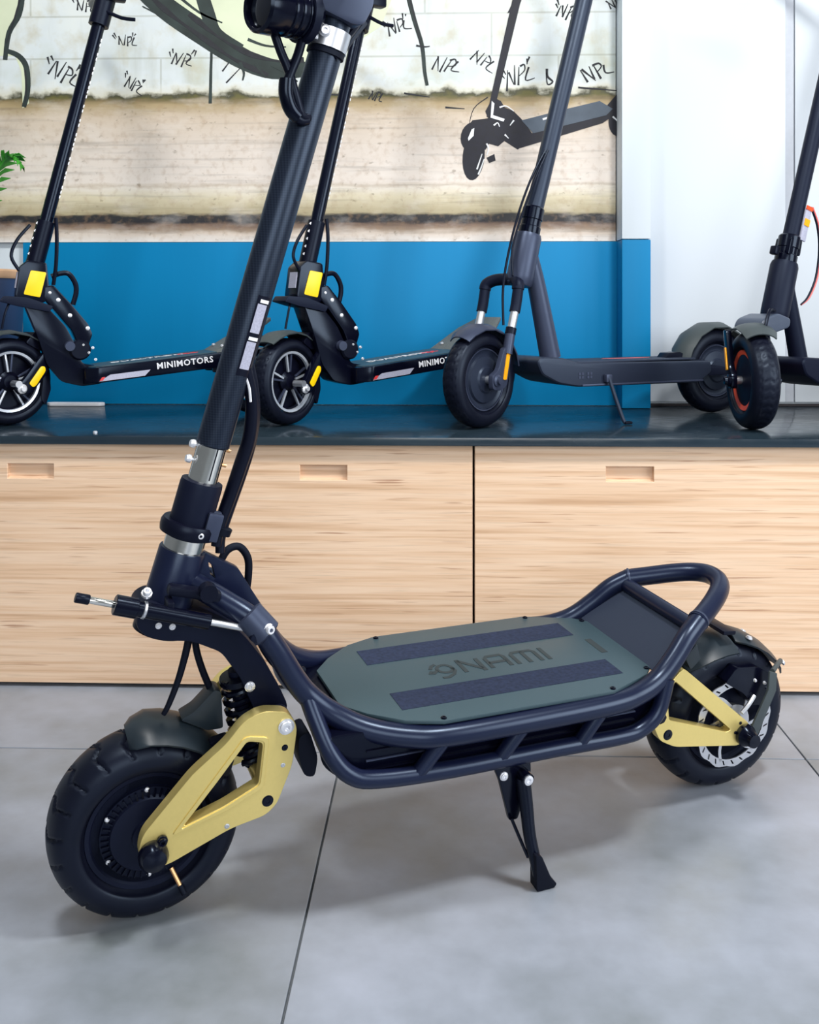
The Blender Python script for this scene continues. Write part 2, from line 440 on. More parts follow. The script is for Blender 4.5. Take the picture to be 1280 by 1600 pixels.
# white doors to the right, standing on the worktop level
d1 = NB(); box(d1, (.815, YW+.012, (TZ+.006+2.6)/2+.003), (.414, .016, 2.6-TZ-.012), bev=.002)
w = obj('door_1', d1, 'doorwhite', smooth=30); tag(w, 'plain white cupboard door panel between the pilaster and the grey strip', 'door', kind='structure')
d1 = NB(); box(d1, (1.50, YW+.012, (TZ+.006+2.6)/2+.003), (.90, .016, 2.6-TZ-.012), bev=.002)
w = obj('door_2', d1, 'doorwhite', smooth=30); tag(w, 'plain white cupboard door panel at the far right edge', 'door', kind='structure')
d1 = NB(); box(d1, (1.0355, YW+.016, (TZ+.006+2.6)/2+.003), (.026, .014, 2.6-TZ-.012), bev=.001)
w = obj('trim_4', d1, 'doorgrey', smooth=30); tag(w, 'narrow vertical grey strip between the two white doors', 'trim', kind='structure')
b = NB(); box(b, (1.28, YW+.004, TZ+.0032), (1.35, .026, .0055))  # dark strip drawn in place of the shaded gap below the doors
w = obj('trim_5', b, 'gap_shade', smooth=0); tag(w, 'thin dark strip painted for the shaded gap under the white doors', 'trim', kind='structure')

# ------------------------------------------------------------------ cabinets and worktop
def cabinet(x0, x1, notches, label):
    r = empty('drawer_cabinet', ((x0+x1)/2, YF, 0)); tag(r, label, 'cabinet', 'plywood drawer cabinets under the worktop')
    W = x1-x0; c = NB()
    box(c, (0, .36+.021, .2945), (W-.002, .68, .533), bev=.001); obj('body', c, 'wood', r, smooth=30)
    p = NB(); box(p, (0, .36, .0135), (W-.004, .62, .025)); obj('plinth', p, 'gap_shade', r, smooth=0)  # recess shadow at the cabinet foot is put into the plinth colour
    hw, hz0, hz1 = .054, .480, .5145
    holes = [[(n-hw, hz0), (n+hw, hz0), (n+hw, hz1), (n-hw, hz1)] for n in notches]
    f = NB(); prism(f, [(-W/2+.0018, .010), (W/2-.0018, .010), (W/2-.0018, .5605), (-W/2+.0018, .5605)], lambda a, b_, c_: Vector((a, c_, b_)), 0, .019, holes, .0008, 1)
    df = obj('drawer_front', f, 'wood', r, smooth=30)
    for n in notches:
        h = NB()
        box(h, (n, .0165, (hz0+hz1)/2), (2*hw+.004, .004, hz1-hz0+.004))
        obj('finger_pull', h, 'wood', df, smooth=0)
cabinet(-1.287, .0722, [-.340, .338], 'pale plywood drawer cabinet with two finger slots, behind the front wheel')
cabinet(.0742, 1.433, [-.3277, .35], 'pale plywood drawer cabinet to the right of the vertical seam')
b = NB(); box(b, (.07, (2.236+YW-.001)/2, TZ-.0095), (2.76, YW-.001-2.236, .0185), bev=.0015)
w = obj('worktop', b, 'counter', smooth=30); tag(w, 'long dark slate worktop carrying the row of scooters', 'worktop')
# ------------------------------------------------------------------ mural (flat print on the wall)
MX0, MX1, MZ0, MZ1 = -1.72, .520, 1.0725, 2.35
mural = empty('mural_print', (0, YW, MZ0)); tag(mural, 'large printed photo mural of a graffiti block wall above the blue panel', 'mural')
b = NB(); box(b, ((MX0+MX1)/2, .0095, (MZ1-MZ0)/2), (MX1-MX0, .015, MZ1-MZ0)); obj('print_panel', b, 'mural', mural, smooth=0)
MK = 1.878/970
def MU(x, y, c): return Vector((-1.344+x*MK, .002-c, 1.806-y*.001935-x*.0000145-MZ0))
def stroke(strokes, width, m='ink', name='graffiti_tag', lift=.0006, taper=True):
    for i, s in enumerate(strokes): obj(name, ribbon(NB(), s, width, MU, -.0004, lift+i*.00004, taper=taper), m, mural, smooth=0)
# pale green area and thick letter outlines
b = NB(); prism(b, [(150, -200), (206, -60), (262, -5), (300, 28), (340, 58), (372, 78), (420, 92), (470, 98), (520, 92), (600, 40), (640, -60), (650, -200)], MU, -.0004, .0004)
obj('graffiti_fill', b, 'tint', mural, smooth=0)
b = NB(); prism(b, [(-150, -200), (60, -200), (38, -60), (36, 0), (14, 50), (8, 78), (30, 82), (42, 100), (46, 160), (36, 168), (34, 110), (24, 86), (-150, 84)], MU, -.0004, .0004)
obj('graffiti_fill', b, 'tint', mural, smooth=0)
stroke([[(140, -200), (180, -90), (220, -30), (262, 10), (320, 50), (380, 88), (432, 108), (490, 106)]], lambda t: 22+14*math.sin(t*PI), 'inkgreen', 'graffiti_outline', .0008)
stroke([[(300, -200), (308, -90), (318, -20), (330, 22), (342, 52), (380, 78)]], lambda t: 22, 'inkgreen', 'graffiti_outline', .0009)
stroke([[(60, -200), (44, -90), (36, -20), (30, 20), (14, 50), (8, 92)]], lambda t: 13-6*t, 'inkgreen', 'graffiti_outline', .0008)
stroke([[(12, 78), (30, 86), (42, 104), (44, 140), (38, 166)]], lambda t: 7+7*t*(1-t), 'inkgreen', 'graffiti_outline', .0009)
stroke([[(620, -200), (630, -90), (640, -20), (652, 30), (664, 70), (668, 110), (672, 132)]], lambda t: 9-4*t, 'inkgreen', 'graffiti_outline', .0008)
stroke([[(226, 8), (280, 36), (322, 56), (334, 72), (334, 110), (333, 160)]], lambda t: 2+3*t, 'inkgreen', 'graffiti_outline', .0010)
stroke([[(236, -10), (272, 22), (322, 58), (372, 92), (424, 116)]], lambda t: 4+5*math.sin(t*9)**2, 'ink', 'graffiti_outline', .0014)
stroke([[(300, 20), (340, 52), (388, 80), (440, 94), (480, 92)]], lambda t: 3+6*math.sin(t*7+1)**2, 'ink', 'graffiti_outline', .0014)
stroke([[(280, -10), (316, 18), (352, 34)], [(392, 60), (420, 70), (452, 72)]], 5, 'inkgreen', 'graffiti_outline', .0009)
stroke([[(430, 100), (452, 112), (470, 126)], [(404, 98), (420, 120)], [(380, 96), (386, 112), (384, 124)]], 5, 'inkgreen', 'graffiti_outline', .0016)
stroke([[(34, -10), (22, 30), (10, 66)], [(40, 108), (42, 140), (40, 158)]], 3, 'ink', 'graffiti_outline', .0014)
stroke([[(646, 0), (656, 40), (664, 80)], [(655, 70), (668, 72), (676, 71)]], 3, 'ink', 'graffiti_outline', .0014)
stroke([[(352, 110), (370, 86)], [(358, 128), (381, 104)]], 2.6)
# hand-written tags
def npl(cx, cy, s, rot=0, q=1, wd=2.2):
    N_ = [[(-16, 10), (-13, -10)], [(-13, -10), (-5, 9)], [(-5, 9), (-1, -12)]]
    P_ = [[(2, 11), (4, -9)], [(4, -9), (11, -9), (12, -2), (4, 2)]]
    L_ = [[(16, -6), (12, 7), (23, 10)]]
    Q_ = [[(-22, -15), (-17, -8)], [(-25, -11), (-20, -5)], [(16, -17), (14, -10)], [(20, -16), (18, -10)]] if q else []
    out = []
    ca, sa = math.cos(rot), math.sin(rot)
    sx = random.uniform(.8, 1.15); sk = random.uniform(-.25, .35)
    for st in N_+P_+L_+Q_:
        q_ = [(x*sx-y*sk+random.uniform(-1.6, 1.6), y+random.uniform(-2.2, 2.2)) for x, y in st]
        out.append([(cx+s*(x*ca-y*sa), cy+s*(x*sa+y*ca)) for x, y in q_])
    stroke(out, wd*1.2)
npl(135, 8, .9, .1, 1); npl(200, 62, .75, 0, 1, 2); npl(288, 92, .95, .1, 1, 2.2); npl(100, 112, 1.25, .35, 1, 2.8); npl(212, 130, .9, .5, 1, 2.2)
npl(625, 40, 1.0, -.3, 1, 2.4); npl(700, 100, 1.1, .1, 0, 2.4); npl(758, 92, 1.0, .5, 0, 2.2); npl(812, 118, 1.35, -.35, 1, 2.6); npl(888, 18, 1.0, .1, 1, 2.6)
npl(592, 148, .7, .2, 0, 2); npl(930, 112, 1.1, -.4, 0, 3); npl(962, 4, .8, -.4, 0, 2)
stroke([[(857, 106), (858, 118), (866, 126), (858, 130), (856, 112)]], 4)
stroke([[(500, 146), (552, 147)], [(636, 144), (676, 150)], [(700, 166), (730, 168)], [(905, 135), (968, 140)]], 3)
# the scooter inside the picture
def blob(polys, m, name='printed_scooter', lift=.0012):
    for i, p in enumerate(polys): obj(name, prism(NB(), p, MU, -.0004, lift+i*.00008), m, mural, smooth=0)
def ell(cx, cy, a, b_, rot=0, n=22):
    return [(cx+a*math.cos(t)*math.cos(rot)-b_*math.sin(t)*math.sin(rot), cy+a*math.cos(t)*math.sin(rot)+b_*math.sin(t)*math.cos(rot)) for t in [2*PI*k/n for k in range(n)]]
blob([ell(744, 242, 17, 37, .10), ell(744, 212, 20, 24, .2), [(728, 206), (742, 186), (772, 182), (790, 196), (796, 214), (782, 226), (768, 222), (762, 232), (748, 214)],
      [(762, 172), (774, 150), (786, 156), (792, 166), (806, 172), (818, 184), (830, 200), (838, 212), (812, 231), (792, 218), (776, 206)],
      [(834, 206), (944, 172), (958, 166), (960, 178), (942, 190), (812, 230)], [(948, 178), (950, 162), (962, 148), (969, 142), (969, 186)], ell(962, 192, 10, 18, -.2), [(764, 244), (776, 238), (778, 248), (768, 252)]], 'inkscoot')
blob([[(764, 180), (773, 182), (822, -20), (808, -20)], [(796, 20), (812, 14), (818, 0), (806, 0)]], 'inkscoot', lift=.0020)
blob([[(818, 186), (880, 170), (938, 156), (958, 168), (948, 178), (836, 206)]], 'inkdeck', lift=.0023)
blob([[(850, 183), (862, 179), (863, 182), (851, 186)], [(772, 156), (776, 160), (774, 178), (792, 184), (790, 188), (770, 182)], [(741, 200), (745, 198), (744, 210), (736, 218), (735, 214)]], 'inkwhite', 'printed_highlight', .0026)
stroke([[(751, 270), (756, 258), (760, 246)], [(749, 262), (753, 250), (757, 238)], [(764, 222), (767, 230), (764, 240)], [(958, 180), (966, 188), (969, 198)],
        [(784, 166), (794, 164), (806, 172)], [(775, 194), (781, 190), (784, 196)], [(792, 208), (798, 214)], [(806, 186), (800, 194)]], 2.6, 'inkwhite', 'printed_highlight', .0026)
stroke([[(766, 150), (744, 168), (736, 200)]], 1.6, 'inkscoot', 'printed_cable', .0012)

# ------------------------------------------------------------------ wheels
def wheel(parent, name, loc, yaw, R, hw, rim, style, tyre='tyre_plain', tread=(36, 130, .020, .0022, 180)):
    """hub object at the wheel's centre, axle along local y (near side is -y); tyre and details are sub-parts"""
    h = NB()
    k = hw*.62
    if style == 'hub':
        lathe(h, [(rim+.004, -k), (rim+.002, -k-.004), (rim-.004, -k-.003), (rim-.010, -k+.004), (rim-.016, -k+.002), (.066, -k-.002), (.0665, -k-.006), (.0560, -k-.007), (.0525, -k-.013), (.024, -k-.015), (.023, -k-.019), (.0, -k-.019)], seg=56)
        lathe(h, [(rim+.004, -k), (rim+.002, 0), (rim+.004, k)], seg=56)
        lathe(h, [(rim+.004, k), (rim, k+.003), (rim-.012, k), (.06, k+.004), (.022, k+.014), (0, k+.014)], seg=40)
    elif style == 'rotor':
        lathe(h, [(rim+.004, -k), (rim+.002, -k-.004), (rim-.004, -k-.003), (rim-.010, -k+.004), (.060, -k+.001), (.050, -k-.004), (.024, -k-.012), (.0, -k-.012)], seg=48)
        lathe(h, [(rim+.004, -k), (rim+.002, 0), (rim+.004, k)], seg=48)
        lathe(h, [(rim+.004, k), (rim, k+.003), (rim-.012, k), (.06, k+.004), (.022, k+.014), (0, k+.014)], seg=40)
    elif style == 'spoke':
        lathe(h, [(rim-.006, -k*.7), (rim-.006, k*.7), (rim-.012, k*.5), (rim-.012, -k*.5)], closed=True, seg=36)
        lathe(h, [(0, -k*.9), (.016, -k*.9), (.019, -k*.6), (.026, -k*.3), (.026, k*.6), (0, k*.6)], seg=20)
        lathe(h, [(0, k*.1), (rim-.01, k*.1), (rim-.01, k*.3), (0, k*.3)], seg=30)
    else:
        lathe(h, [(0, -k-.008), (.03, -k-.008), (.034, -k-.004), (rim*.72, -k-.001), (rim*.76, -k+.004), (rim-.012, -k+.004), (rim-.006, -k), (rim, -k*.8), (rim, k*.8), (rim-.006, k), (rim*.7, k), (.03, k+.006), (0, k+.006)], seg=36)
    hub = obj(name, h, {'hub': 'matte', 'rotor': 'matte', 'spoke': 'black', 'motor': 'darkgrey', 'orange': 'matte'}[style], parent, loc, (0, 0, yaw), 35)
    t = NB()
    prof = [(rim, -hw*.60), (rim+.006, -hw*.80)]
    H = R-rim
    for f, y in ((.16, .93), (.34, 1.0), (.52, .98), (.68, .90), (.82, .76), (.92, .55), (.98, .30), (1.0, .0)): prof.append((rim+H*f, -hw*y))
    prof += [(r, -y) for r, y in prof[-2::-1]]
    ng, kg, wg, dg_, sg = tread
    fp = [(p.x, p.y) for p in cr([Vector((r, y, 0)) for r, y in prof], 3)]
    def groove(ang, y, r):
        ay = abs(y)
        if r < rim+H*.5 or ay > wg or ay < wg*.10: return 0.0
        ph = ang*ng+(ay*kg if ay > wg*.45 else -ay*kg*1.4+wg*kg*1.08)
        return dg_ if math.cos(ph) > .93 else 0.0
    rings = []
    for r, y in fp:
        row = []
        for k_ in range(sg):
            an = 2*PI*k_/sg; gg = groove(an, y, r)
            row.append(t.verts.new(((r-gg)*math.cos(an), y*(1-gg*3), (r-gg)*math.sin(an))))
        rings.append(row)
    for i in range(len(rings)):
        A, B = rings[i], rings[(i+1) % len(rings)]
        for k_ in range(sg): t.faces.new((A[k_], A[(k_+1) % sg], B[(k_+1) % sg], B[k_]))
    obj('tyre', t, tyre, hub, smooth=50)
    if style == 'hub':
        fb = NB()
        for i in range(44):
            a = 2*PI*i/44; d = Vector((math.cos(a), 0, math.sin(a)))
            rot = Matrix((d, Vector((0, 1, 0)), d.cross(Vector((0, 1, 0))))).transposed()
            box(fb, d*.0595+Vector((0, -k-.0085, 0)), (.011, .005, .0022), rot)
        obj('cooling_fin', fb, 'gloss', hub, smooth=0, kind='stuff')
        for i in range(6):
            a = math.radians(92)+i*PI/3; bb = NB(); bolt(bb, (.0635*math.cos(a), -k-.006, .0635*math.sin(a)), (0, -1, 0), .0028, .003); obj('hub_bolt', bb, 'bolt', hub)
        vv = NB(); a = math.radians(-62); d = Vector((math.cos(a), 0, math.sin(a)))
        tube(vv, [d*.072+Vector((0, -k-.004, 0)), d*.095+Vector((0, -k-.018, 0))], .0032, 10); obj('valve_stem', vv, 'copper', hub)
        vv = NB(); tube(vv, [d*.0945+Vector((0, -k-.0177, 0)), d*.106+Vector((0, -k-.024, 0))], .0042, 10); obj('valve_cap', vv, 'rubberplain', hub)
    if style == 'rotor':
        rb = NB(); ro, ri, y = .082, .068, -k-.029
        n = 60
        outer = [(ro*(1 + .022*math.sin(12*2*PI*i/n))*math.cos(2*PI*i/n), ro*(1+.022*math.sin(12*2*PI*i/n))*math.sin(2*PI*i/n)) for i in range(n)]
        holes = [[(ri*math.cos(2*PI*i/36), ri*math.sin(2*PI*i/36)) for i in range(36)]]
        for i in range(24):
            a = 2*PI*i/24; c, s = math.cos(a), math.sin(a); sk = .012
            q = [(.0705, -.0016), (.0785, .004), (.0785, .0075), (.0705, .002)]
            holes.append([(r*c-t_*s, r*s+t_*c) for r, t_ in q])
        prism(rb, outer, lambda a, b_, c: Vector((a, c, b_)), y, y+.002, holes)
        for i in range(6):
            a = 2*PI*i/6+.2
            ribbon(rb, [(.030*math.cos(a-.5), .030*math.sin(a-.5)), (.054*math.cos(a-.2), .054*math.sin(a-.2)), (.073*math.cos(a), .073*math.sin(a))], .006, lambda p, q, c: Vector((p, c, q)), y, y+.002)
        lathe(rb, [(.034, y), (.034, y+.002), (.030, y+.018), (.018, y+.018), (.018, y)], closed=True, seg=24)
        obj('brake_disc', rb, 'steel', hub, smooth=20)
    if style == 'spoke':
        sr = NB(); lathe(sr, [(rim-.002, -k-.003), (rim-.002, -k+.004), (rim-.009, -k+.004), (rim-.008, -k-.002)], closed=True, seg=44)
        obj('rim_ring', sr, 'silver', hub, smooth=30)
        for i in range(5):
            for s in (-.13, .13):
                a = 2*PI*i/5+.35+s; sp = NB()
                d = Vector((math.cos(a), 0, math.sin(a))); q = Vector((-math.sin(a), 0, math.cos(a)))
                rot = Matrix((d, Vector((0, 1, 0)), d.cross(Vector((0, 1, 0))))).transposed()
                box(sp, d*((rim+.02)/2)+q*0+Vector((0, -k*.62, 0)), (rim-.028, .006, .0052), rot, .0012)
                obj('spoke', sp, 'silver' if (i+(s > 0)) % 2 == 0 else 'gunmetal', hub, smooth=30)
    if style == 'motor':
        sr = NB(); lathe(sr, [(rim-.002, -k-.0015), (rim-.002, -k+.003), (rim-.005, -k+.003), (rim-.005, -k-.001)], closed=True, seg=44)
        obj('rim_ring', sr, 'gunmetal', hub, smooth=30)
    if style == 'orange':
        for sd in (-1, 1):
            sr = NB(); lathe(sr, [(rim-.001, sd*(k+.003)), (rim-.001, sd*(k-.006)), (rim-.014, sd*(k-.008)), (rim-.012, sd*(k+.001))], closed=True, seg=44)
            obj('rim_ring', sr, 'orange', hub, smooth=30)
    return hub

# ------------------------------------------------------------------ main scooter
S = empty('electric_scooter', (-.4355, 1.4365, 0.0005), (.105, 0, .4255))
tag(S, 'large black electric scooter with gold swingarms standing on the grey floor', 'scooter')
AX0 = Vector((.044, 0, .52)); AXD = Vector((.266, 0, 1)).normalized()
def AXW(w_): return Vector((.044+.266*(w_-.52), 0, w_))
FW = P(0, 0, .1355); RW = P(1.02, 0, .1375)
wheel(S, 'front_wheel', FW, 0, .1355, .045, .084, 'hub', 'tyre_plain', (20, 62, .041, .0035, 280))
wheel(S, 'rear_wheel', RW, 0, .1380, .045, .084, 'rotor', 'tyre_plain', (20, 62, .041, .0035, 280))

def side_pts(pts, s): return [P(u_, v_*s, w_) for u_, v_, w_ in pts]
UP = [(.058, .012, .487), (.095, .042, .468), (.138, .070, .441), (.167, .078, .401), (.196, .080, .353), (.217, .083, .326), (.248, .093, .301), (.293, .113, .280), (.350, .134, .270), (.41, .147, .268), (.56, .150, .269), (.69, .149, .271),
      (.748, .140, .275), (.790, .131, .288), (.826, .122, .314), (.858, .112, .343), (.888, .101, .361)]
LO = [(.212, .082, .332), (.222, .104, .298), (.238, .126, .258), (.264, .138, .229), (.305, .143, .218), (.42, .145, .213), (.60, .145, .213), (.71, .144, .211), (.752, .143, .216), (.785, .142, .240), (.803, .136, .290)]
for s in (1, -1):
    b = NB(); tube(b, side_pts(UP, s), .0166, 18, 6); up = obj('frame_tube', b, 'frame', S)
    b = NB(); tube(b, side_pts(LO, s), .0128, 14, 5); lo = obj('lower_tube', b, 'frame', S)
    for (a, c) in ((.403, .362), (.536, .496), (.673, .636)):
        b = NB(); tube(b, [P(a, .149*s, .264), P((a+c)/2, .147*s, .239), P(c, .145*s, .213)], .0115, 10, 3); obj('strut', b, 'frame', S)
# rear grab handle
HD = [(.884, .1025, .3605), (.92, .083, .369), (.957, .060, .379), (.983, .038, .386), (.996, .014, .390), (.996, -.014, .390), (.983, -.038, .386), (.957, -.060, .379), (.92, -.083, .369), (.884, -.1025, .3605)]
b = NB(); tube(b, [P(*p) for p in HD], .0168, 18, 5); gh = obj('grab_handle', b, 'frame', S)
for s in (1, -1):
    b = NB(); d = (P(.92, .083*s, .369)-P(.884, .1025*s, .3605)).normalized(); lathe(b, [(.0178, -.002), (.0182, 0), (.0178, .002)], P(.889, .0998*s, .3617), d, 20); obj('joint_ring', b, 'gunmetal', gh)
b = NB(); tube(b, [P(.880, .098, .352), P(.880, -.098, .352)], .013, 14); obj('cross_tube', b, 'frame', S)
# deck
PL = [(.272, -.058), (.302, -.094), (.349, -.131), (.402, -.149), (.694, -.149), (.779, -.116), (.801, -.094)]
PLP = PL+[(a, -c) for a, c in PL[::-1]]
b = NB(); prism(b, PLP, TV, .286, .292, bev=.0015); deck = obj('deck_plate', b, 'deck', S, smooth=30)
for s in (1, -1):
    b = NB(); prism(b, [(.355, .050*s), (.742, .050*s), (.742, .102*s), (.355, .102*s)], TV, .2915, .2927); obj('grip_strip', b, 'strip', deck, smooth=0)
    for uu, vv in ((.404, .1416), (.696, .1416), (.790, .0985)):
        b = NB(); bolt(b, P(uu, vv*s, .292), (0, 0, 1), .0038, .0022); obj('deck_screw', b, 'gloss', deck)
def glyph(strokes, wd_=.0072):
    bm = NB()
    for st in strokes: ribbon(bm, st, wd_, TV, .2915, .2926, n=1, smooth=False)
    return obj('lettering', bm, 'logo', deck, smooth=0)
y0, y1 = .021, -.019          # baseline is nearer, top is away
def lt(u0, u1, st): return [[(u0+(u1-u0)*a, y0+(y1-y0)*b_) for a, b_ in s_] for s_ in st]
glyph(lt(.500, .533, [[(0, 0), (0, 1.08)], [(0, 1), (.95, .1)], [(1, -.08), (1, 1)]]))
glyph(lt(.548, .582, [[(0, 0), (0, .85), (.15, 1), (.9, 1), (1, .85), (1, 0)], [(0, .45), (1, .45)]]))
glyph(lt(.597, .640, [[(0, 0), (0, .85), (.1, 1), (.9, 1), (1, .85), (1, 0)], [(.5, 0), (.5, 1)]]))
glyph(lt(.655, .6551, [[(0, 0), (0, 1.08)]]))
sw = [(.470+.013*math.cos(t), .000-.013*math.sin(t)) for t in [PI*2*k/16 for k in range(17)]]
glyph([sw, [(.483, 0), (.484, .010), (.478, .020), (.466, .028), (.455, .028)], [(.457, .001), (.447, .010), (.440, .010), (.446, .002)], [(.446, -.004), (.452, -.014), (.460, -.018)]], .006)
b = NB(); prism(b, [(.751, -.027), (.763, -.027), (.763, .027), (.751, .027)], TV, .2915, .2925); obj('deck_marking', b, 'logo', deck, smooth=0)
# inclined rear foot plate
def FPm(a, b_, c): # a: along the slope 0..1, b: lateral
    return P(.798+.088*a, b_, .290+.060*a)+Vector((-.56, 0, .83))*c
b = NB(); prism(b, [(0, -.112), (1, -.094), (1, .094), (0, .112)], FPm, -.003, .001); obj('foot_plate', b, 'footplate', S, smooth=0)
# battery case between the tubes
b = NB(); prism(b, rnd([(.235, .262), (.268, .205), (.74, .200), (.79, .232), (.79, .284), (.235, .284)], .012), SV, -.128, .128, bev=.004); bat = obj('battery_case', b, 'gloss', S, smooth=30)
for zz in (.226, .240, .254):
    b = NB(); box(b, P(.52, .129, zz), (.46, .003, .0022)); obj('case_rib', b, 'gunmetal' if zz == .24 else 'black', bat, smooth=0)
b = NB()
for i in range(60):
    if i % 20 < 13: box(b, P(.40+i*.0058, .1295, .262), (.0022, .0016, .0015))
obj('vent_dots', b, 'labelgrey', bat, smooth=0, kind='stuff')
# head tube, steerer and stem
b = NB(); lathe(b, [(.0375, -.095), (.0375, -.088), (.0350, -.06), (.0335, .012), (.0325, .014)], AX0, AXD, 32); head = obj('head_tube', b, 'frame', S, smooth=35)
b = NB(); lathe(b, [(.0295, .012), (.0295, .034)], AX0, AXD, 32); obj('headset_ring', b, 'chrome', S, smooth=35)
b = NB(); lathe(b, [(.030, .032), (.030, .046), (.0305, .050), (.0305, .108), (.0295, .114), (.024, .115)], AX0, AXD, 32); clampo = obj('stem_clamp', b, 'matte', S, smooth=35)
b = NB(); lathe(b, [(.031, .036), (.040, .036), (.0415, .042), (.0415, .050), (.039, .055), (.031, .055)], AX0, AXD, 32); obj('clamp_ring', b, 'black', clampo, smooth=35)
R3 = Matrix((Vector((AXD.z, 0, -AXD.x)), Vector((0, 1, 0)), AXD)).transposed()
for dy in (-.0055, .0055):
    b = NB(); box(b, AX0+AXD*.058+R3@Vector((.026, -.020+dy*1.3, 0)), (.022, .011, .040), R3, .003); lug = obj('clamp_lug', b, 'gunmetal', clampo, smooth=35)
b = NB(); bolt(b, AX0+AXD*.046+R3@Vector((.010, -.036, 0)), (-.1, -1, 0), .0045, .005); obj('clamp_bolt', b, 'bolt', clampo)
b = NB(); lathe(b, [(.0215, .113), (.0215, .172)], AX0, AXD, 32); ste = obj('steerer_tube', b, 'chrome', S, smooth=35)
for hh in (.164, .142):
    b = NB(); c = AX0+AXD*hh
    lathe(b, [(.0028, .018), (.0028, .026), (.0058, .026), (.0062, .029), (.0048, .033), (0, .033)], c, R3@Vector((-1, -.1, 0)), 12); obj('steerer_bolt', b, 'bolt', ste)
    b = NB(); lathe(b, [(.0026, .018), (.0026, .027), (0, .027)], c, R3@Vector((1, -.1, 0)), 10); obj('steerer_bolt', b, 'copper', ste)
b = NB(); box(b, AX0+AXD*.145+R3@Vector((.004, -.0214, 0)), (.0014, .001, .05), R3); obj('steerer_slot', b, 'black', ste, smooth=0)
b = NB(); lathe(b, [(.0225, .166), (.0242, .168), (.0242, .80), (.0236, .802)], AX0, AXD, 40); stem = obj('stem', b, 'carbon', S, smooth=35)
# warning label wrapped on the stem
def wrap(name, m, h0, h1, a0, a1, r, parent):
    b = NB(); n = 8; G = []
    for i in range(n+1):
        a = math.radians(a0+(a1-a0)*i/n)
        d = R3@Vector((math.sin(a), -math.cos(a), 0)); G.append([b.verts.new(AX0+AXD*hh+d*rr) for hh in (h0, h1) for rr in (r, .0240)])
    for i in range(n):
        for k0, k1 in ((0, 2), (2, 3), (3, 1), (1, 0)): b.faces.new((G[i][k0], G[i+1][k0], G[i+1][k1], G[i][k1]))
    b.faces.new([G[0][k] for k in (0, 1, 3, 2)]); b.faces.new([G[n][k] for k in (0, 2, 3, 1)])
    return obj(name, b, m, parent, smooth=30)
lab = wrap('warning_label', 'black', .275, .392, -6, 44, .0246, stem)
wrap('label_text_block', 'labelgrey', .285, .325, 0, 36, .0249, lab); wrap('label_text_block', 'labelgrey', .338, .380, 0, 36, .0249, lab)
wrap('label_heading', 'white', .327, .332, 2, 38, .0249, lab); wrap('label_heading', 'white', .382, .387, 6, 40, .0249, lab)
# upper clamp, handlebar block and bars
b = NB(); lathe(b, [(.0246, .755), (.0285, .755), (.0285, .783), (.0246, .783)], AX0, AXD, 28); tc_ = obj('top_clamp', b, 'steel', S, smooth=35)
for dx in (-.030, -.016):
    b = NB(); bolt(b, AX0+AXD*.77+R3@Vector((dx, -.023, .004)), (-.2, -1, 0), .007, .010); obj('clamp_bolt', b, 'bolt', tc_)
b = NB(); lathe(b, [(.0246, .746), (.0275, .746), (.0275, .753), (.0246, .753)], AX0, AXD, 28); obj('rubber_band', b, 'rubberplain', S, smooth=35)
b = NB(); box(b, AX0+AXD*.769+R3@Vector((-.036, -.008, 0)), (.030, .024, .020), R3, .003); obj('lamp_bracket', b, 'steel', tc_, smooth=35)
b = NB()
prism(b, rnd([(-.045, .803), (-.030, .798), (.020, .794), (.034, .80), (.040, .83), (.030, .87), (-.03, .875), (-.055, .84)], .008), lambda a, c, d: AX0+AXD*c+R3@Vector((a, -d, 0)), -.034, .034, bev=.004)
obj('handlebar_block', b, 'gunmetal', S, smooth=35)
hb = AX0+AXD*.845
b = NB(); tube(b, [hb+Vector((0, -.33, .02)), hb+Vector((-.01, -.12, .012)), hb+Vector((-.012, 0, .01)), hb+Vector((-.01, .12, .012)), hb+Vector((0, .33, .02))], .0155, 14, 5); bar = obj('handlebar', b, 'matte', S)
for s in (-1, 1):
    b = NB(); tube(b, [hb+Vector((0, .215*s, .0165)), hb+Vector((0, .335*s, .02))], .019, 14); obj('grip', b, 'rubberplain', bar)
# round headlamp
LD = Vector((-1, -.34, .02)).normalized(); LC = P(.204, .012, 1.292)
b = NB(); lathe(b, [(0, -.012), (.028, -.012), (.034, -.004), (.0345, .05), (.0375, .056), (.0375, .078), (.0345, .082), (.031, .080), (.030, .072), (0, .070)], LC, LD, 36); lamp = obj('headlamp', b, 'gloss', S, smooth=30)
for hh in (.012, .024, .036):
    b = NB(); lathe(b, [(.0345, hh), (.0358, hh+.001), (.0358, hh+.004), (.0345, hh+.005)], LC, LD, 36); obj('lamp_fin', b, 'gloss', lamp, smooth=30)
b = NB(); lathe(b, [(.0308, .0715), (.025, .075), (0, .078)], LC, LD, 30); obj('lamp_lens', b, 'glassdark', lamp)
b = NB(); lathe(b, [(.0345, .0), (.040, .0), (.040, .012), (.0345, .012)], LC, LD, 30); obj('lamp_collar', b, 'matte', lamp, smooth=30)
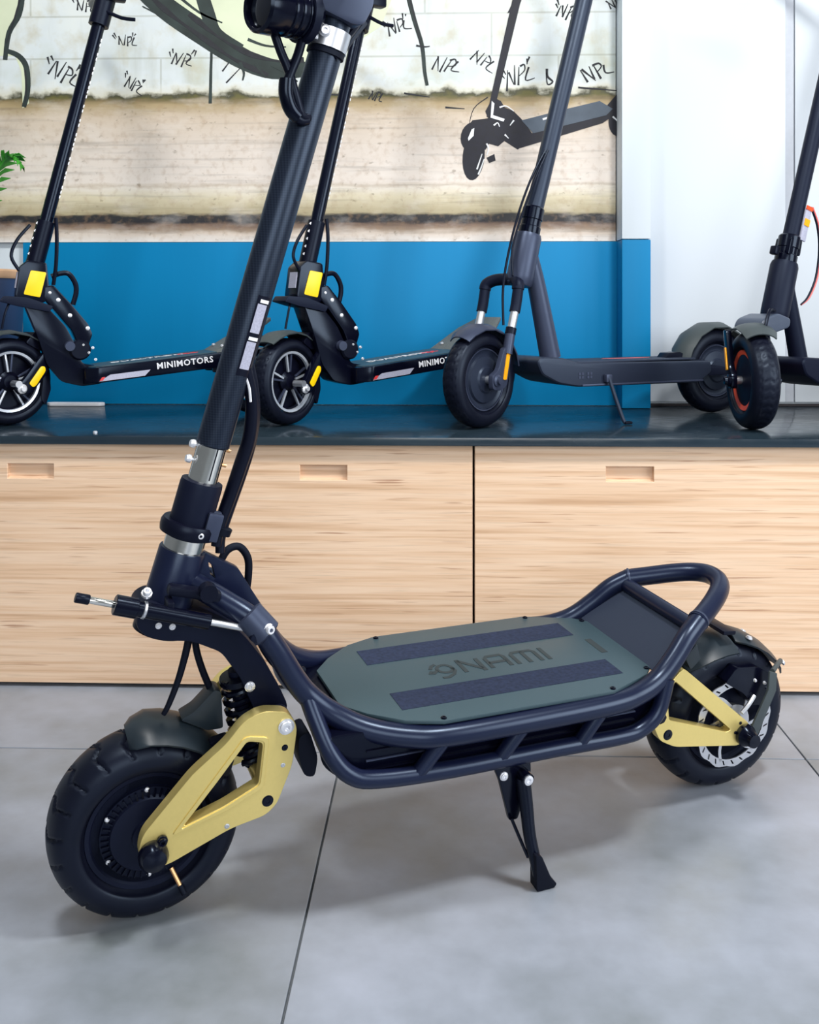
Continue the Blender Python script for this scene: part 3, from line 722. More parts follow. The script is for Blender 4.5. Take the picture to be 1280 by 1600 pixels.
# cable loop under the lamp
b = NB(); tube(b, [P(.155, .02, 1.265), P(.165, .022, 1.238), P(.176, .026, 1.212), P(.186, .03, 1.178), P(.196, .028, 1.152), P(.208, .02, 1.150)], .0065, 10, 5)
tube(b, [P(.198, .015, 1.262), P(.190, .022, 1.236), P(.178, .028, 1.208), P(.171, .030, 1.186), P(.174, .030, 1.168), P(.192, .028, 1.146), P(.206, .022, 1.146)], .0068, 10, 5)
obj('lamp_cable', b, 'black', S)
b = NB(); tube(b, [P(.1725, .030, 1.200), P(.172, .031, 1.18), P(.179, .031, 1.160), P(.190, .030, 1.149)], .0105, 12, 5); obj('cable_sleeve', b, 'gloss', S)
b = NB(); tube(b, [P(.242, .02, 1.235), P(.262, .0, 1.262), P(.29, -.02, 1.295), P(.31, -.03, 1.33)], .006, 8, 4); tube(b, [P(.25, .0, 1.225), P(.275, -.02, 1.262), P(.305, -.03, 1.30)], .005, 8, 4); obj('brake_cable', b, 'black', S)
# cable bundle beside the lower stem
b = NB(); tube(b, [P(.128, .012, .802), P(.136, .008, .77), P(.142, .004, .735), P(.140, 0, .69), P(.128, -.004, .645), P(.114, -.006, .60), P(.100, -.004, .560), P(.095, 0, .532)], lambda t: .0075+.003*t*(1-t)*4, 10, 5)
tube(b, [P(.138, -.006, .80), P(.147, -.008, .76), P(.150, -.008, .72), P(.145, -.01, .675), P(.132, -.01, .63), P(.117, -.01, .585), P(.104, -.008, .545), P(.102, -.004, .520)], .0072, 10, 5)
obj('cable_bundle', b, 'black', S)
b = NB(); tube(b, [P(.122, .014, .80), P(.133, .016, .77), P(.137, .014, .745)], .002, 6, 4); obj('cable_tracer', b, 'white', S)
b = NB(); lathe(b, [(.011, -.006), (.0145, -.005), (.0145, .005), (.011, .006)], P(.104, -.006, .553), Vector((.4, 0, 1)), 12); obj('cable_tie', b, 'rubberplain', S)
b = NB(); tube(b, [P(.105, -.03, .49), P(.118, -.032, .512), P(.136, -.034, .516), P(.150, -.034, .498), P(.152, -.034, .470), P(.148, -.036, .43)], .0058, 10, 6); obj('cable_loop', b, 'rubberplain', S)
b = NB(); tube(b, [P(.062, .0, .42), P(.055, .004, .385), P(.044, .008, .345), P(.030, .012, .31), P(.022, .012, .295)], lambda t: .0062-.0026*t, 10, 5); obj('front_cable', b, 'rubberplain', S)
b = NB(); tube(b, [P(.066, -.004, .42), P(.070, -.004, .38), P(.080, -.004, .345), P(.094, -.006, .31)], .0052, 10, 5); obj('front_cable', b, 'rubberplain', S)
b = NB(); tube(b, [P(.150, .03, .41), P(.160, .035, .385), P(.180, .03, .355), P(.205, .02, .335), P(.23, .01, .33)], .0055, 10, 5); obj('rear_cable', b, 'rubberplain', S)
# gusset plate behind the head tube
b = NB(); prism(b, rnd([(.060, .545), (.080, .524), (.128, .496), (.165, .434), (.172, .405), (.135, .425), (.085, .455), (.065, .47)], .005), SV, -.011, .006, [rnd([(.083, .512), (.0895, .505), (.0945, .485), (.0865, .492)], .003)], .002); obj('gusset_plate', b, 'frame', S, smooth=30)
# steering bracket that carries the front arms
BR = [(-.022, .441), (-.018, .462), (.000, .472), (.108, .433), (.135, .405), (.160, .370), (.186, .322), (.200, .290), (.188, .272), (.150, .290), (.140, .312), (.126, .346), (.098, .388), (.056, .410), (.020, .416), (-.006, .424)]
b = NB(); prism(b, rnd(BR, .010), SV, -.040, .040, bev=.004); brk = obj('fork_bracket', b, 'matte', S, smooth=30)
for uu, ww in ((.140, .332), (.009, .440), (.028, .436)):
    b = NB(); bolt(b, P(uu, .040, ww), (0, -1, 0), .0062 if uu > .1 else .0036, .004); obj('bracket_bolt', b, 'bolt', brk)
b = NB(); lathe(b, [(.028, -.110), (.0385, -.107), (.0385, -.097), (.036, -.094)], AX0, AXD, 32); obj('lower_bearing_cup', b, 'black', S, smooth=35)
# steering damper
D0 = P(-.101, .074, .506); D1 = P(.134, .074, .432); DD = (D1-D0).normalized(); DL = (D1-D0).length
def dam(name, m, a, c, r, par): 
    b = NB(); lathe(b, [(r*.9, a*DL), (r, a*DL+.001), (r, c*DL-.001), (r*.9, c*DL)], D0, DD, 20); return obj(name, b, m, par, smooth=35)
dmp = dam('steering_damper', 'gloss', .315, .74, .0105, S)
dam('damper_rod', 'chrome', .05, .22, .0046, dmp); dam('damper_tip', 'black', -.01, .065, .0066, dmp); dam('damper_collar', 'gloss', .20, .325, .0135, dmp)
dam('damper_rod', 'steel', .73, 1.0, .0046, dmp); dam('damper_clip', 'steel', .355, .375, .0118, dmp)
b = NB(); box(b, P(.020, .060, .476), (.010, .03, .018), None, .003); obj('damper_mount', b, 'black', dmp, smooth=30)
b = NB(); bolt(b, P(-.012, .072, .500), (0, -.6, .8), .0058, .009); obj('damper_bolt', b, 'bolt', dmp)
b = NB(); box(b, P(.055, .052, .487), (.075, .02, .014), Matrix.Rotation(math.radians(14), 3, 'Y'), .005); obj('damper_bracket', b, 'black', dmp, smooth=30)
b = NB(); lathe(b, [(.0125, .035), (.0125, .052)], P(.072, .02, .490), (0, -1, 0), 16); obj('damper_bracket', b, 'black', dmp, smooth=30)
b = NB(); d = P(.166, .090, .404)-P(.120, .062, .455); lathe(b, [(.018, -.022), (.0212, -.020), (.0212, .018), (.018, .020)], P(.141, .077, .440), d, 24); tcl = obj('tube_clamp', b, 'gunmetal', S, smooth=35)
b = NB(); bolt(b, P(.150, .094, .440), (.3, -1, .1), .0065, .010); obj('clamp_bolt', b, 'bolt', tcl)
b = NB(); box(b, P(.140, .086, .432), (.022, .020, .026), Matrix.Rotation(math.radians(30), 3, 'Y'), .005); obj('clamp_ear', b, 'matte', tcl, smooth=30)
# front swingarms
FO = [(-.020, .132), (-.015, .162), (.052, .238), (.098, .274), (.122, .303), (.149, .314), (.187, .307), (.201, .284), (.195, .226), (.174, .171), (.158, .157), (.107, .147), (.022, .113), (-.004, .110)]
FI = [(.128, .273), (.151, .267), (.146, .206), (.097, .183), (.040, .164), (.088, .222)]
for s in (1, -1):
    b = NB(); prism(b, rnd(FO, .012, 4), SV, s*.062, s*.082, [rnd(FI, .006)], .0055, 1); fa = obj('front_swingarm', b, 'gold', S, smooth=30)
    big = [(.1245, .2815), (.1595, .2745), (.1535, .2005), (.099, .1755), (.024, .1545), (.081, .2265)]
    b = NB(); prism(b, rnd(big, .008), SV, s*.0815, s*.0838, [rnd([(.108+(a-.108)*1.05, .218+(c-.218)*1.05) for a, c in FI], .006)], .0009, 1); obj('window_lip', b, 'gold', fa, smooth=30)
    for (uu, ww, r, m_) in ((.184, .286, .0095, 'bolt'), (.160, .178, .0068, 'gloss'), (.183, .254, .0038, 'gloss'), (.181, .228, .0028, 'steel'), (.102, .152, .0030, 'steel')):
        b = NB(); bolt(b, P(uu, s*.0815, ww), (0, -s, 0), r, .007 if r > .008 else .0018, 18); obj('arm_bolt', b, m_, fa)
    b = NB(); lathe(b, [(.0195, 0), (.0205, .003), (.0205, .012), (.016, .020), (.0075, .024), (0, .025)], P(0, s*.080, .1335), (0, -s, 0), 24); ax = obj('axle_nut', b, 'gloss', fa, smooth=35)
    b = NB(); bolt(b, P(.012, s*.084, .152), (0, -s, 0), .006, .008); obj('torque_bolt', b, 'gloss', fa)
    b = NB(); lathe(b, [(.012, .040), (.012, .064)], P(0, 0, .1355), (0, -s, 0), 16); obj('axle_spacer', b, 'matte', fa)
b = NB(); tube(b, [P(.184, -.064, .286), P(.184, .064, .286)], .013, 16); obj('pivot_shaft', b, 'matte', S)
b = NB(); tube(b, [P(.160, -.063, .186), P(.160, .063, .186)], .011, 14); obj('arm_cross_bar', b, 'gold', S)
# shock absorber with coil
c0, c1 = P(.128, .0, .342), P(.157, 0, .190)
b = NB(); tube(b, [c0, c1], .012, 14); shk = obj('shock_absorber', b, 'matte', S)
b = NB(); dd = (c1-c0); e1 = dd.normalized().orthogonal().normalized(); e2 = dd.normalized().cross(e1)
tube(b, [c0+dd*(.08+.82*t/96)+(e1*math.cos(t*2*PI/12)+e2*math.sin(t*2*PI/12))*.023 for t in range(97)], .0048, 8, 1, smooth=False); obj('coil_spring', b, 'gloss', shk)
b = NB(); lathe(b, [(.014, 0), (.026, .002), (.027, .010), (.02, .014)], c0+dd*.05, dd, 20); obj('spring_seat', b, 'black', shk)
# reservoir cable blob between arm and frame
b = NB(); prism(b, rnd([(.205, .262), (.222, .268), (.236, .225), (.232, .196), (.216, .200), (.206, .232)], .008), SV, .03, .075, bev=.004); obj('connector_boot', b, 'rubberplain', S, smooth=30)
b = NB(); tube(b, [P(.225, .06, .28), P(.238, .075, .25), P(.244, .085, .222), P(.262, .09, .205)], .0045, 8, 5); obj('motor_cable', b, 'rubberplain', S)
# front mudguard
st = [(102, .1455, .030), (98, .150, .044), (90, .1545, .052), (80, .1535, .054), (70, .152, .053), (60, .151, .052), (50, .150, .050), (40, .149, .048), (32, .148, .045)]
b = NB(); shell(b, 0, .1355, st, .016); fen = obj('front_mudguard', b, 'fenderdark', S, smooth=50)
b = NB(); prism(b, rnd([(.046, .284), (.066, .294), (.094, .322), (.104, .318), (.108, .262), (.085, .262)], .004), SV, -.016, .016, bev=.004); obj('mudguard_stay', b, 'fenderdark', fen, smooth=30)
b = NB(); prism(b, rnd([(.080, .262), (.108, .268), (.118, .232), (.108, .205), (.098, .215), (.100, .235)], .005), SV, .036, .052, bev=.002); obj('mudguard_flap', b, 'black', fen, smooth=30)
# rear swingarms
RO = [(.868, .258), (.882, .270), (1.034, .146), (1.040, .122), (1.014, .108), (.875, .130), (.842, .147), (.824, .182), (.842, .232)]
RI = [(.866, .249), (.854, .212), (.859, .181), (.985, .138), (.994, .141)]
for s in (1, -1):
    b = NB(); prism(b, rnd(RO, .010, 4), SV, s*.062, s*.080, [rnd(RI, .004)], .0050, 1); ra = obj('rear_swingarm', b, 'gold', S, smooth=30)
    for (uu, ww, r, m_) in ((.858, .155, .0075, 'gloss'), (1.014, .150, .0025, 'gloss'), (1.004, .134, .0025, 'gloss')):
        b = NB(); bolt(b, P(uu, s*.0795, ww), (0, -s, 0), r, .002, 16); obj('arm_bolt', b, m_, ra)
    b = NB(); lathe(b, [(.0185, 0), (.0195, .003), (.0195, .010), (.0145, .017), (.012, .030), (0, .032)], P(1.024, s*.078, .128), (0, -s, 0), 20); obj('axle_nut', b, 'gloss', ra, smooth=35)
    b = NB(); tube(b, [P(.845, s*.071, .185), P(.80, s*.09, .225), P(.785, s*.11, .25)], .013, 10, 4); obj('pivot_arm', b, 'matte', ra)
b = NB(); tube(b, [P(.846, -.066, .186), P(.846, .066, .186)], .012, 14); obj('pivot_shaft', b, 'matte', S)
# brake caliper
b = NB(); prism(b, rnd([(.985, .222), (1.008, .246), (1.055, .242), (1.085, .224), (1.094, .195), (1.07, .168), (1.048, .172), (1.028, .196)], .006), SV, .036, .068, bev=.003); cal = obj('brake_caliper', b, 'gloss', S, smooth=30)
for uu, ww in ((1.05, .218), (1.072, .21), (1.082, .196), (1.048, .188)):
    b = NB(); bolt(b, P(uu, .066, ww), (0, -1, 0), .0028, .0055); obj('caliper_bolt', b, 'bolt', cal)
b = NB(); tube(b, [P(1.02, .075, .165), P(1.035, .074, .178), P(1.05, .070, .190)], .004, 8, 4); obj('caliper_link', b, 'steel', cal)
# rear mudguard, strap and stay
st = [(132, .156, .040), (124, .155, .050), (112, .152, .054), (100, .150, .055), (88, .1485, .054)]
b = NB(); shell(b, 1.02, .1355, st, .018); rf = obj('rear_mudguard', b, 'fenderdark', S, smooth=50)
st = [(84, .153, .030), (78, .1545, .044), (68, .153, .047), (56, .152, .046), (44, .1515, .047), (36, .152, .044), (28, .153, .034)]
b = NB(); shell(b, 1.02, .1355, st, .012); rp = obj('tail_plate', b, 'fenderdark', rf, smooth=50)
b = NB(); box(b, P(1.008, 0, .300), (.028, .088, .008), Matrix.Rotation(math.radians(5), 3, 'Y'), .003); obj('tail_light', b, 'black', rf, smooth=30)
for an, vv in ((74, .034), (36, .036), (60, -.02)):
    a = math.radians(an); b = NB(); bolt(b, P(1.02+.150*math.cos(a), vv, .1355+.150*math.sin(a)), (math.cos(a), 0, math.sin(a)), .005, .004); obj('plate_bolt', b, 'bolt', rp)
b = NB(); tube(b, [P(1.130, .044, .232), P(1.105, .062, .236), P(1.078, .080, .236)], .0045, 8, 4); obj('stay_bracket', b, 'fendergrey', rf)
b = NB(); prism(b, [(1.066, .240), (1.083, .234), (1.084, .202), (1.047, .120), (1.030, .131), (1.066, .206)], SV, .082, .0865, bev=.0012); obj('mudguard_strap', b, 'fendergrey', rf, smooth=30)
b = NB(); prism(b, rnd([(.902, .275), (.925, .298), (.935, .268), (.915, .252)], .004), SV, .02, .058, bev=.002); obj('mudguard_mount', b, 'fenderdark', rf, smooth=30)
# kickstand
KF = (.556, .186, .0205)
b = NB(); prism(b, rnd([(.488, .204), (.551, .204), (.553, .186), (.548, .165), (.540, .130), (.534, .112), (.520, .112), (.500, .178)], .003), SV, .138, .146, bev=.001); ks = obj('kickstand_bracket', b, 'gloss', S, smooth=30)
b = NB(); tube(b, [P(.536, .152, .182), P(.540, .160, .140), P(.543, .168, .100), P(.551, .176, .060), P(.556, .181, .032)], lambda t: .0115-.0035*t, 12, 4); kl = obj('kickstand_leg', b, 'gloss', S)
b = NB(); prism(b, rnd([(.543, .078), (.553, .076), (.572, .036), (.582, .026), (.578, .0205), (.548, .0205), (.546, .05)], .003), SV, .170, .191, bev=.002); obj('kickstand_foot', b, 'rubberplain', kl, smooth=30)
b = NB(); tube(b, [P(.521, .150, .118), P(.531, .158, .092), P(.543, .168, .062)], .0026, 8, 3); obj('kickstand_spring', b, 'black', kl)
for uu, ww, r in ((.506, .186, .0055), (.538, .184, .0075)):
    b = NB(); bolt(b, P(uu, .146 if uu < .52 else .163, ww), (0, -1, 0), r, .005, 16); obj('kickstand_bolt', b, 'bolt', ks)
b = NB(); lathe(b, [(.010, .14), (.010, .165)], P(.538, 0, .184), (0, -1, 0), 14); obj('kickstand_pivot', b, 'gloss', ks)

# ------------------------------------------------------------------ display scooters
def rotz_pts(pts, c, a):
    ca, sa = math.cos(a), math.sin(a)
    return [Vector((c[0]+(p.x-c[0])*ca-(p.y-c[1])*sa, c[1]+(p.x-c[0])*sa+(p.y-c[1])*ca, p.z)) for p in pts]
def steer_xf(bm, a, c=(.02, 0, 0)):
    bm.transform(Matrix.Translation(Vector(c)) @ Matrix.Rotation(a, 4, 'Z') @ Matrix.Translation(-Vector(c))); return bm
def black_scooter(loc, yaw, steer, label):
    r = empty('folding_scooter', loc, (0, 0, math.radians(yaw))); tag(r, label, 'scooter', 'scooters on display along the worktop')
    a = math.radians(steer); cS = (.03, 0, 0)
    wc = rotz_pts([Vector((.012, 0, .1085))], cS, a)[0]
    wheel(r, 'front_wheel', wc, a, .1085, .030, .078, 'spoke')
    # axle arms
    for s in (1, -1):
        b = NB(); prism(b, rnd([(.006, .095), (.020, .076), (.050, .080), (.085, .120), (.120, .178), (.130, .205), (.100, .200), (.066, .160), (.028, .112)], .008), SV, s*.038, s*.052, bev=.003); steer_xf(b, a, cS); ar = obj('fork_arm', b, 'gloss', r, smooth=30)
        b = NB(); prism(b, rnd([(.042, .104), (.052, .094), (.060, .098), (.086, .134), (.084, .145), (.074, .146)], .005), SV, s*.051, s*.0545, bev=.001); steer_xf(b, a, cS); obj('arm_reflector', b, 'yellow', ar, smooth=30)
        b = NB(); lathe(b, [(.012, 0), (.012, .006), (.007, .008), (.006, .014), (0, .014)], P(.024, s*.050, .092), (0, -s, 0), 16); steer_xf(b, a, cS); obj('axle_nut', b, 'bolt', ar, smooth=35)
        b = NB(); lathe(b, [(.009, 0), (.009, .030)], P(.014, s*.028, .104), (0, -s, 0), 12); steer_xf(b, a, cS); obj('axle_stub', b, 'steel', ar)
    # flat mudguard
    b = NB(); shell(b, .012, .1085, [(128, .128, .026), (118, .130, .034), (104, .130, .037), (88, .129, .037), (70, .1285, .036), (54, .129, .034)], .006, .003, 6); steer_xf(b, a, cS); mg = obj('front_mudguard', b, 'fendergrey', r, smooth=50)
    b = NB(); prism(b, rnd([(.045, .205), (.070, .232), (.098, .225), (.105, .190), (.080, .185)], .006), SV, -.03, .03, bev=.004); steer_xf(b, a, cS); obj('suspension_boot', b, 'black', mg, smooth=30)
    b = NB(); prism(b, rnd([(.085, .15), (.105, .145), (.112, .085), (.098, .045), (.085, .06), (.090, .105)], .006), SV, -.032, .032, bev=.003); steer_xf(b, a, cS); obj('splash_flap', b, 'black', mg, smooth=30)
    # neck
    b = NB(); prism(b, rnd([(.030, .322), (.040, .395), (.060, .412), (.105, .405), (.112, .330), (.100, .305), (.036, .310)], .006), SV, -.033, .033, bev=.004); nk = obj('neck_block', b, 'gloss', r, smooth=30)
    b = NB(); prism(b, rnd([(.067, .386), (.104, .381), (.089, .318), (.050, .326)], .004), SV, .0325, .0355, bev=.001); obj('neck_reflector', b, 'yellow', nk, smooth=30)
    b = NB(); prism(b, rnd([(.067, .386), (.104, .381), (.089, .318), (.050, .326)], .004), SV, -.0355, -.0325, bev=.001); obj('neck_reflector', b, 'yellow', nk, smooth=30)
    b = NB(); box(b, P(.0345, .006, .362), (.003, .036, .040), Matrix.Rotation(math.radians(8), 3, 'Y')); obj('neck_label', b, 'labelgrey', nk, smooth=0)
    b = NB(); prism(b, rnd([(-.004, .308), (.006, .322), (.060, .318), (.120, .296), (.112, .282), (.040, .296)], .004), SV, -.036, .036, bev=.003); obj('neck_lip', b, 'matte', nk, smooth=30)
    # frame neck going down to the deck
    b = NB(); prism(b, rnd([(.052, .300), (.110, .290), (.150, .245), (.178, .190), (.190, .150), (.245, .140), (.240, .098), (.190, .092), (.140, .105), (.105, .150), (.085, .215)], .010), SV, -.030, .030, bev=.005); fn = obj('frame_neck', b, 'gloss', r, smooth=30)
    b = NB(); prism(b, rnd([(.100, .345), (.120, .350), (.165, .300), (.205, .250), (.215, .225), (.205, .195), (.180, .200), (.165, .235), (.125, .285), (.098, .315)], .006), SV, -.028, .034, bev=.003); fb_ = obj('folding_bar', b, 'gloss', r, smooth=30)
    for uu, ww, rr in ((.112, .330, .004), (.132, .312, .0055), (.160, .273, .0055), (.203, .240, .0055)):
        b = NB(); bolt(b, P(uu, .034, ww), (0, -1, 0), rr*.75, .003); obj('bar_bolt', b, 'bolt', fb_)
    b = NB(); tube(b, [P(.118, 0, .372), P(.140, 0, .380), P(.160, 0, .379), P(.176, 0, .355), P(.178, 0, .330), P(.170, 0, .300)], .0065, 8, 4); obj('carry_loop', b, 'black', fb_)
    b = NB(); lathe(b, [(.022, -.038), (.026, -.034), (.026, .034), (.022, .038)], P(.185, 0, .185), (0, 1, 0), 20); pv = obj('fold_pivot', b, 'black', r, smooth=35)
    b = NB(); lathe(b, [(.014, 0), (.012, .012), (0, .012)], P(.160, .030, .195), (0, -1, 0), 14); obj('pivot_cap', b, 'gunmetal', pv)
    for uu, ww in ((.192, .198), (.205, .178), (.222, .160), (.215, .190)):
        b = NB(); bolt(b, P(uu, .036, ww), (0, -1, 0), .003, .004); obj('pivot_bolt', b, 'bolt', pv)
    # stem
    s0, s1 = P(.078, 0, .400), P(.262, 0, 1.14)
    sd = (s1-s0).normalized()
    b = NB(); tube(b, [s0, s1], .0165, 18); stm = obj('stem', b, 'gloss', r)
    b = NB(); tube(b, [s0, s0+sd*.115], .0225, 16); slv = obj('stem_sleeve', b, 'black', stm, smooth=35)
    for k in range(5):
        b = NB(); q = s0+sd*(.03+.02*k)+Vector((-.021, -.008, 0)); box(b, q, (.004, .004, .006), Matrix.Rotation(.7, 3, 'Y')); obj('sleeve_mark', b, 'white', slv, smooth=0)
    b = NB()
    for k in range(34):
        if (k*7) % 11 < 8: box(b, s0+sd*(.18+.0128*k)+Vector((.0155, -.006, 0)), (.004, .003, .0075), Matrix.Rotation(.24, 3, 'Y'))
    obj('stem_light_dots', b, 'white', stm, smooth=0, kind='stuff')
    b = NB(); tube(b, [s1-sd*.12, s1-sd*.02], .026, 14); box(b, s1-sd*.03+Vector((.02, -.02, 0)), (.05, .03, .05), None, .006); hc = obj('handlebar_clamp', b, 'black', stm, smooth=35)
    b = NB(); tube(b, [s1-sd*.085+Vector((.01, -.02, 0)), s1-sd*.10+Vector((.05, -.028, 0)), s1-sd*.105+Vector((.085, -.03, .004))], .005, 8, 3); obj('clamp_lever', b, 'black', hc)
    b = NB(); tube(b, [s1+Vector((-.01, -.28, .02)), s1+Vector((0, 0, 0)), s1+Vector((-.01, .28, .02))], .014, 12, 4); obj('handlebar', b, 'black', stm)
    # cables
    b = NB(); tube(b, [P(.066, .02, .50), P(.035, .028, .46), P(.022, .03, .42), P(.040, .03, .385)], .0042, 8, 5); obj('front_cable', b, 'black', r)
    b = NB(); tube(b, [P(.128, .012, .52), P(.130, .016, .47), P(.128, .014, .40), P(.122, .01, .35)], .0048, 8, 5); obj('rear_cable', b, 'black', r)
    b = NB(); tube(b, [P(.02, .02, .31), P(.008, .03, .28), P(0, .03, .24)], .003, 8, 4); obj('brake_cable', b, 'black', r)
    # deck, tilted up towards the rear
    sl = .105; ca = math.atan(sl)
    def DK(a, b_, c): return P(a-.0*c, b_, .140+(a-.20)*sl+c)
    b = NB(); prism(b, rnd([(.190, -.055), (.222, -.082), (.545, -.082), (.545, .082), (.222, .082), (.190, .055)], .01), DK, -.040, 0, bev=.004); dk = obj('deck', b, 'gloss', r, smooth=30)
    b = NB(); prism(b, rnd([(.205, -.05), (.230, -.073), (.540, -.073), (.540, .073), (.230, .073), (.205, .05)], .01), DK, -.001, .002); obj('deck_mat', b, 'deck', dk, smooth=30)
    R2 = Matrix.Rotation(-ca, 4, 'Y')
    text_obj('DUALTRON', .034, 'white', dk, Matrix.Translation(DK(.262, .008, .0026)) @ R2, spacing=1.05, bold=.0006)
    b = NB()
    ribbon(b, [(.440, -.012), (.462, .002), (.484, -.012)], .006, DK, .0018, .003, smooth=False); ribbon(b, [(.435, .004), (.490, .004)], .005, DK, .0018, .003, smooth=False); ribbon(b, [(.462, -.014), (.462, .018)], .005, DK, .0018, .003, smooth=False)
    obj('deck_emblem', b, 'red', dk, smooth=0)
    text_obj('MINIMOTORS', .022, 'white', dk, Matrix.Translation(DK(.368, .0835, -.023)) @ R2 @ Matrix.Rotation(PI/2, 4, 'X'), spacing=1.12, bold=.0005)
    b = NB(); prism(b, [(.225, -.036), (.252, -.022), (.352, -.022), (.338, -.036)], lambda a_, c_, d_: DK(a_, d_, c_), .080, .0845); obj('side_light', b, 'labelgrey', dk, smooth=0)
    b = NB(); prism(b, [(.226, -.034), (.234, -.034), (.240, -.026), (.232, -.026)], lambda a_, c_, d_: DK(a_, d_, c_), .080, .0855); obj('side_marker', b, 'red', dk, smooth=0)
    # grey rear kick plate and rear wheel
    def KP(a_, b_, c_): return P(a_, b_, .182+(a_-.535)*.58+c_)
    b = NB(); prism(b, [(.525, -.078), (.625, -.078), (.680, -.050), (.680, .050), (.640, .078), (.525, .078)], KP, -.010, 0, bev=.002); kp = obj('kick_plate', b, 'greygrip', r, smooth=30)
    for vv in (-.05, .05):
        b = NB(); bolt(b, P(.545, vv, .190), (-.4, 0, 1), .0042, .004); obj('plate_bolt', b, 'bolt', kp)
    wheel(r, 'rear_wheel', P(.655, 0, .1085), 0, .1085, .030, .078, 'spoke')
    for s in (1, -1):
        b = NB(); prism(b, rnd([(.52, .150), (.60, .150), (.670, .120), (.668, .096), (.645, .094), (.58, .118), (.52, .120)], .006), SV, s*.040, s*.052, bev=.003); obj('rear_arm', b, 'gloss', r, smooth=30)
    return r
black_scooter((-1.099, 2.443, TZ+.0002), 26, 24, 'black folding scooter at the left end of the worktop, front wheel cut by the frame')
black_scooter((-.404, 2.466, TZ+.0002), 37, 21, 'black folding scooter with yellow neck reflector, seen just behind the tall stem')

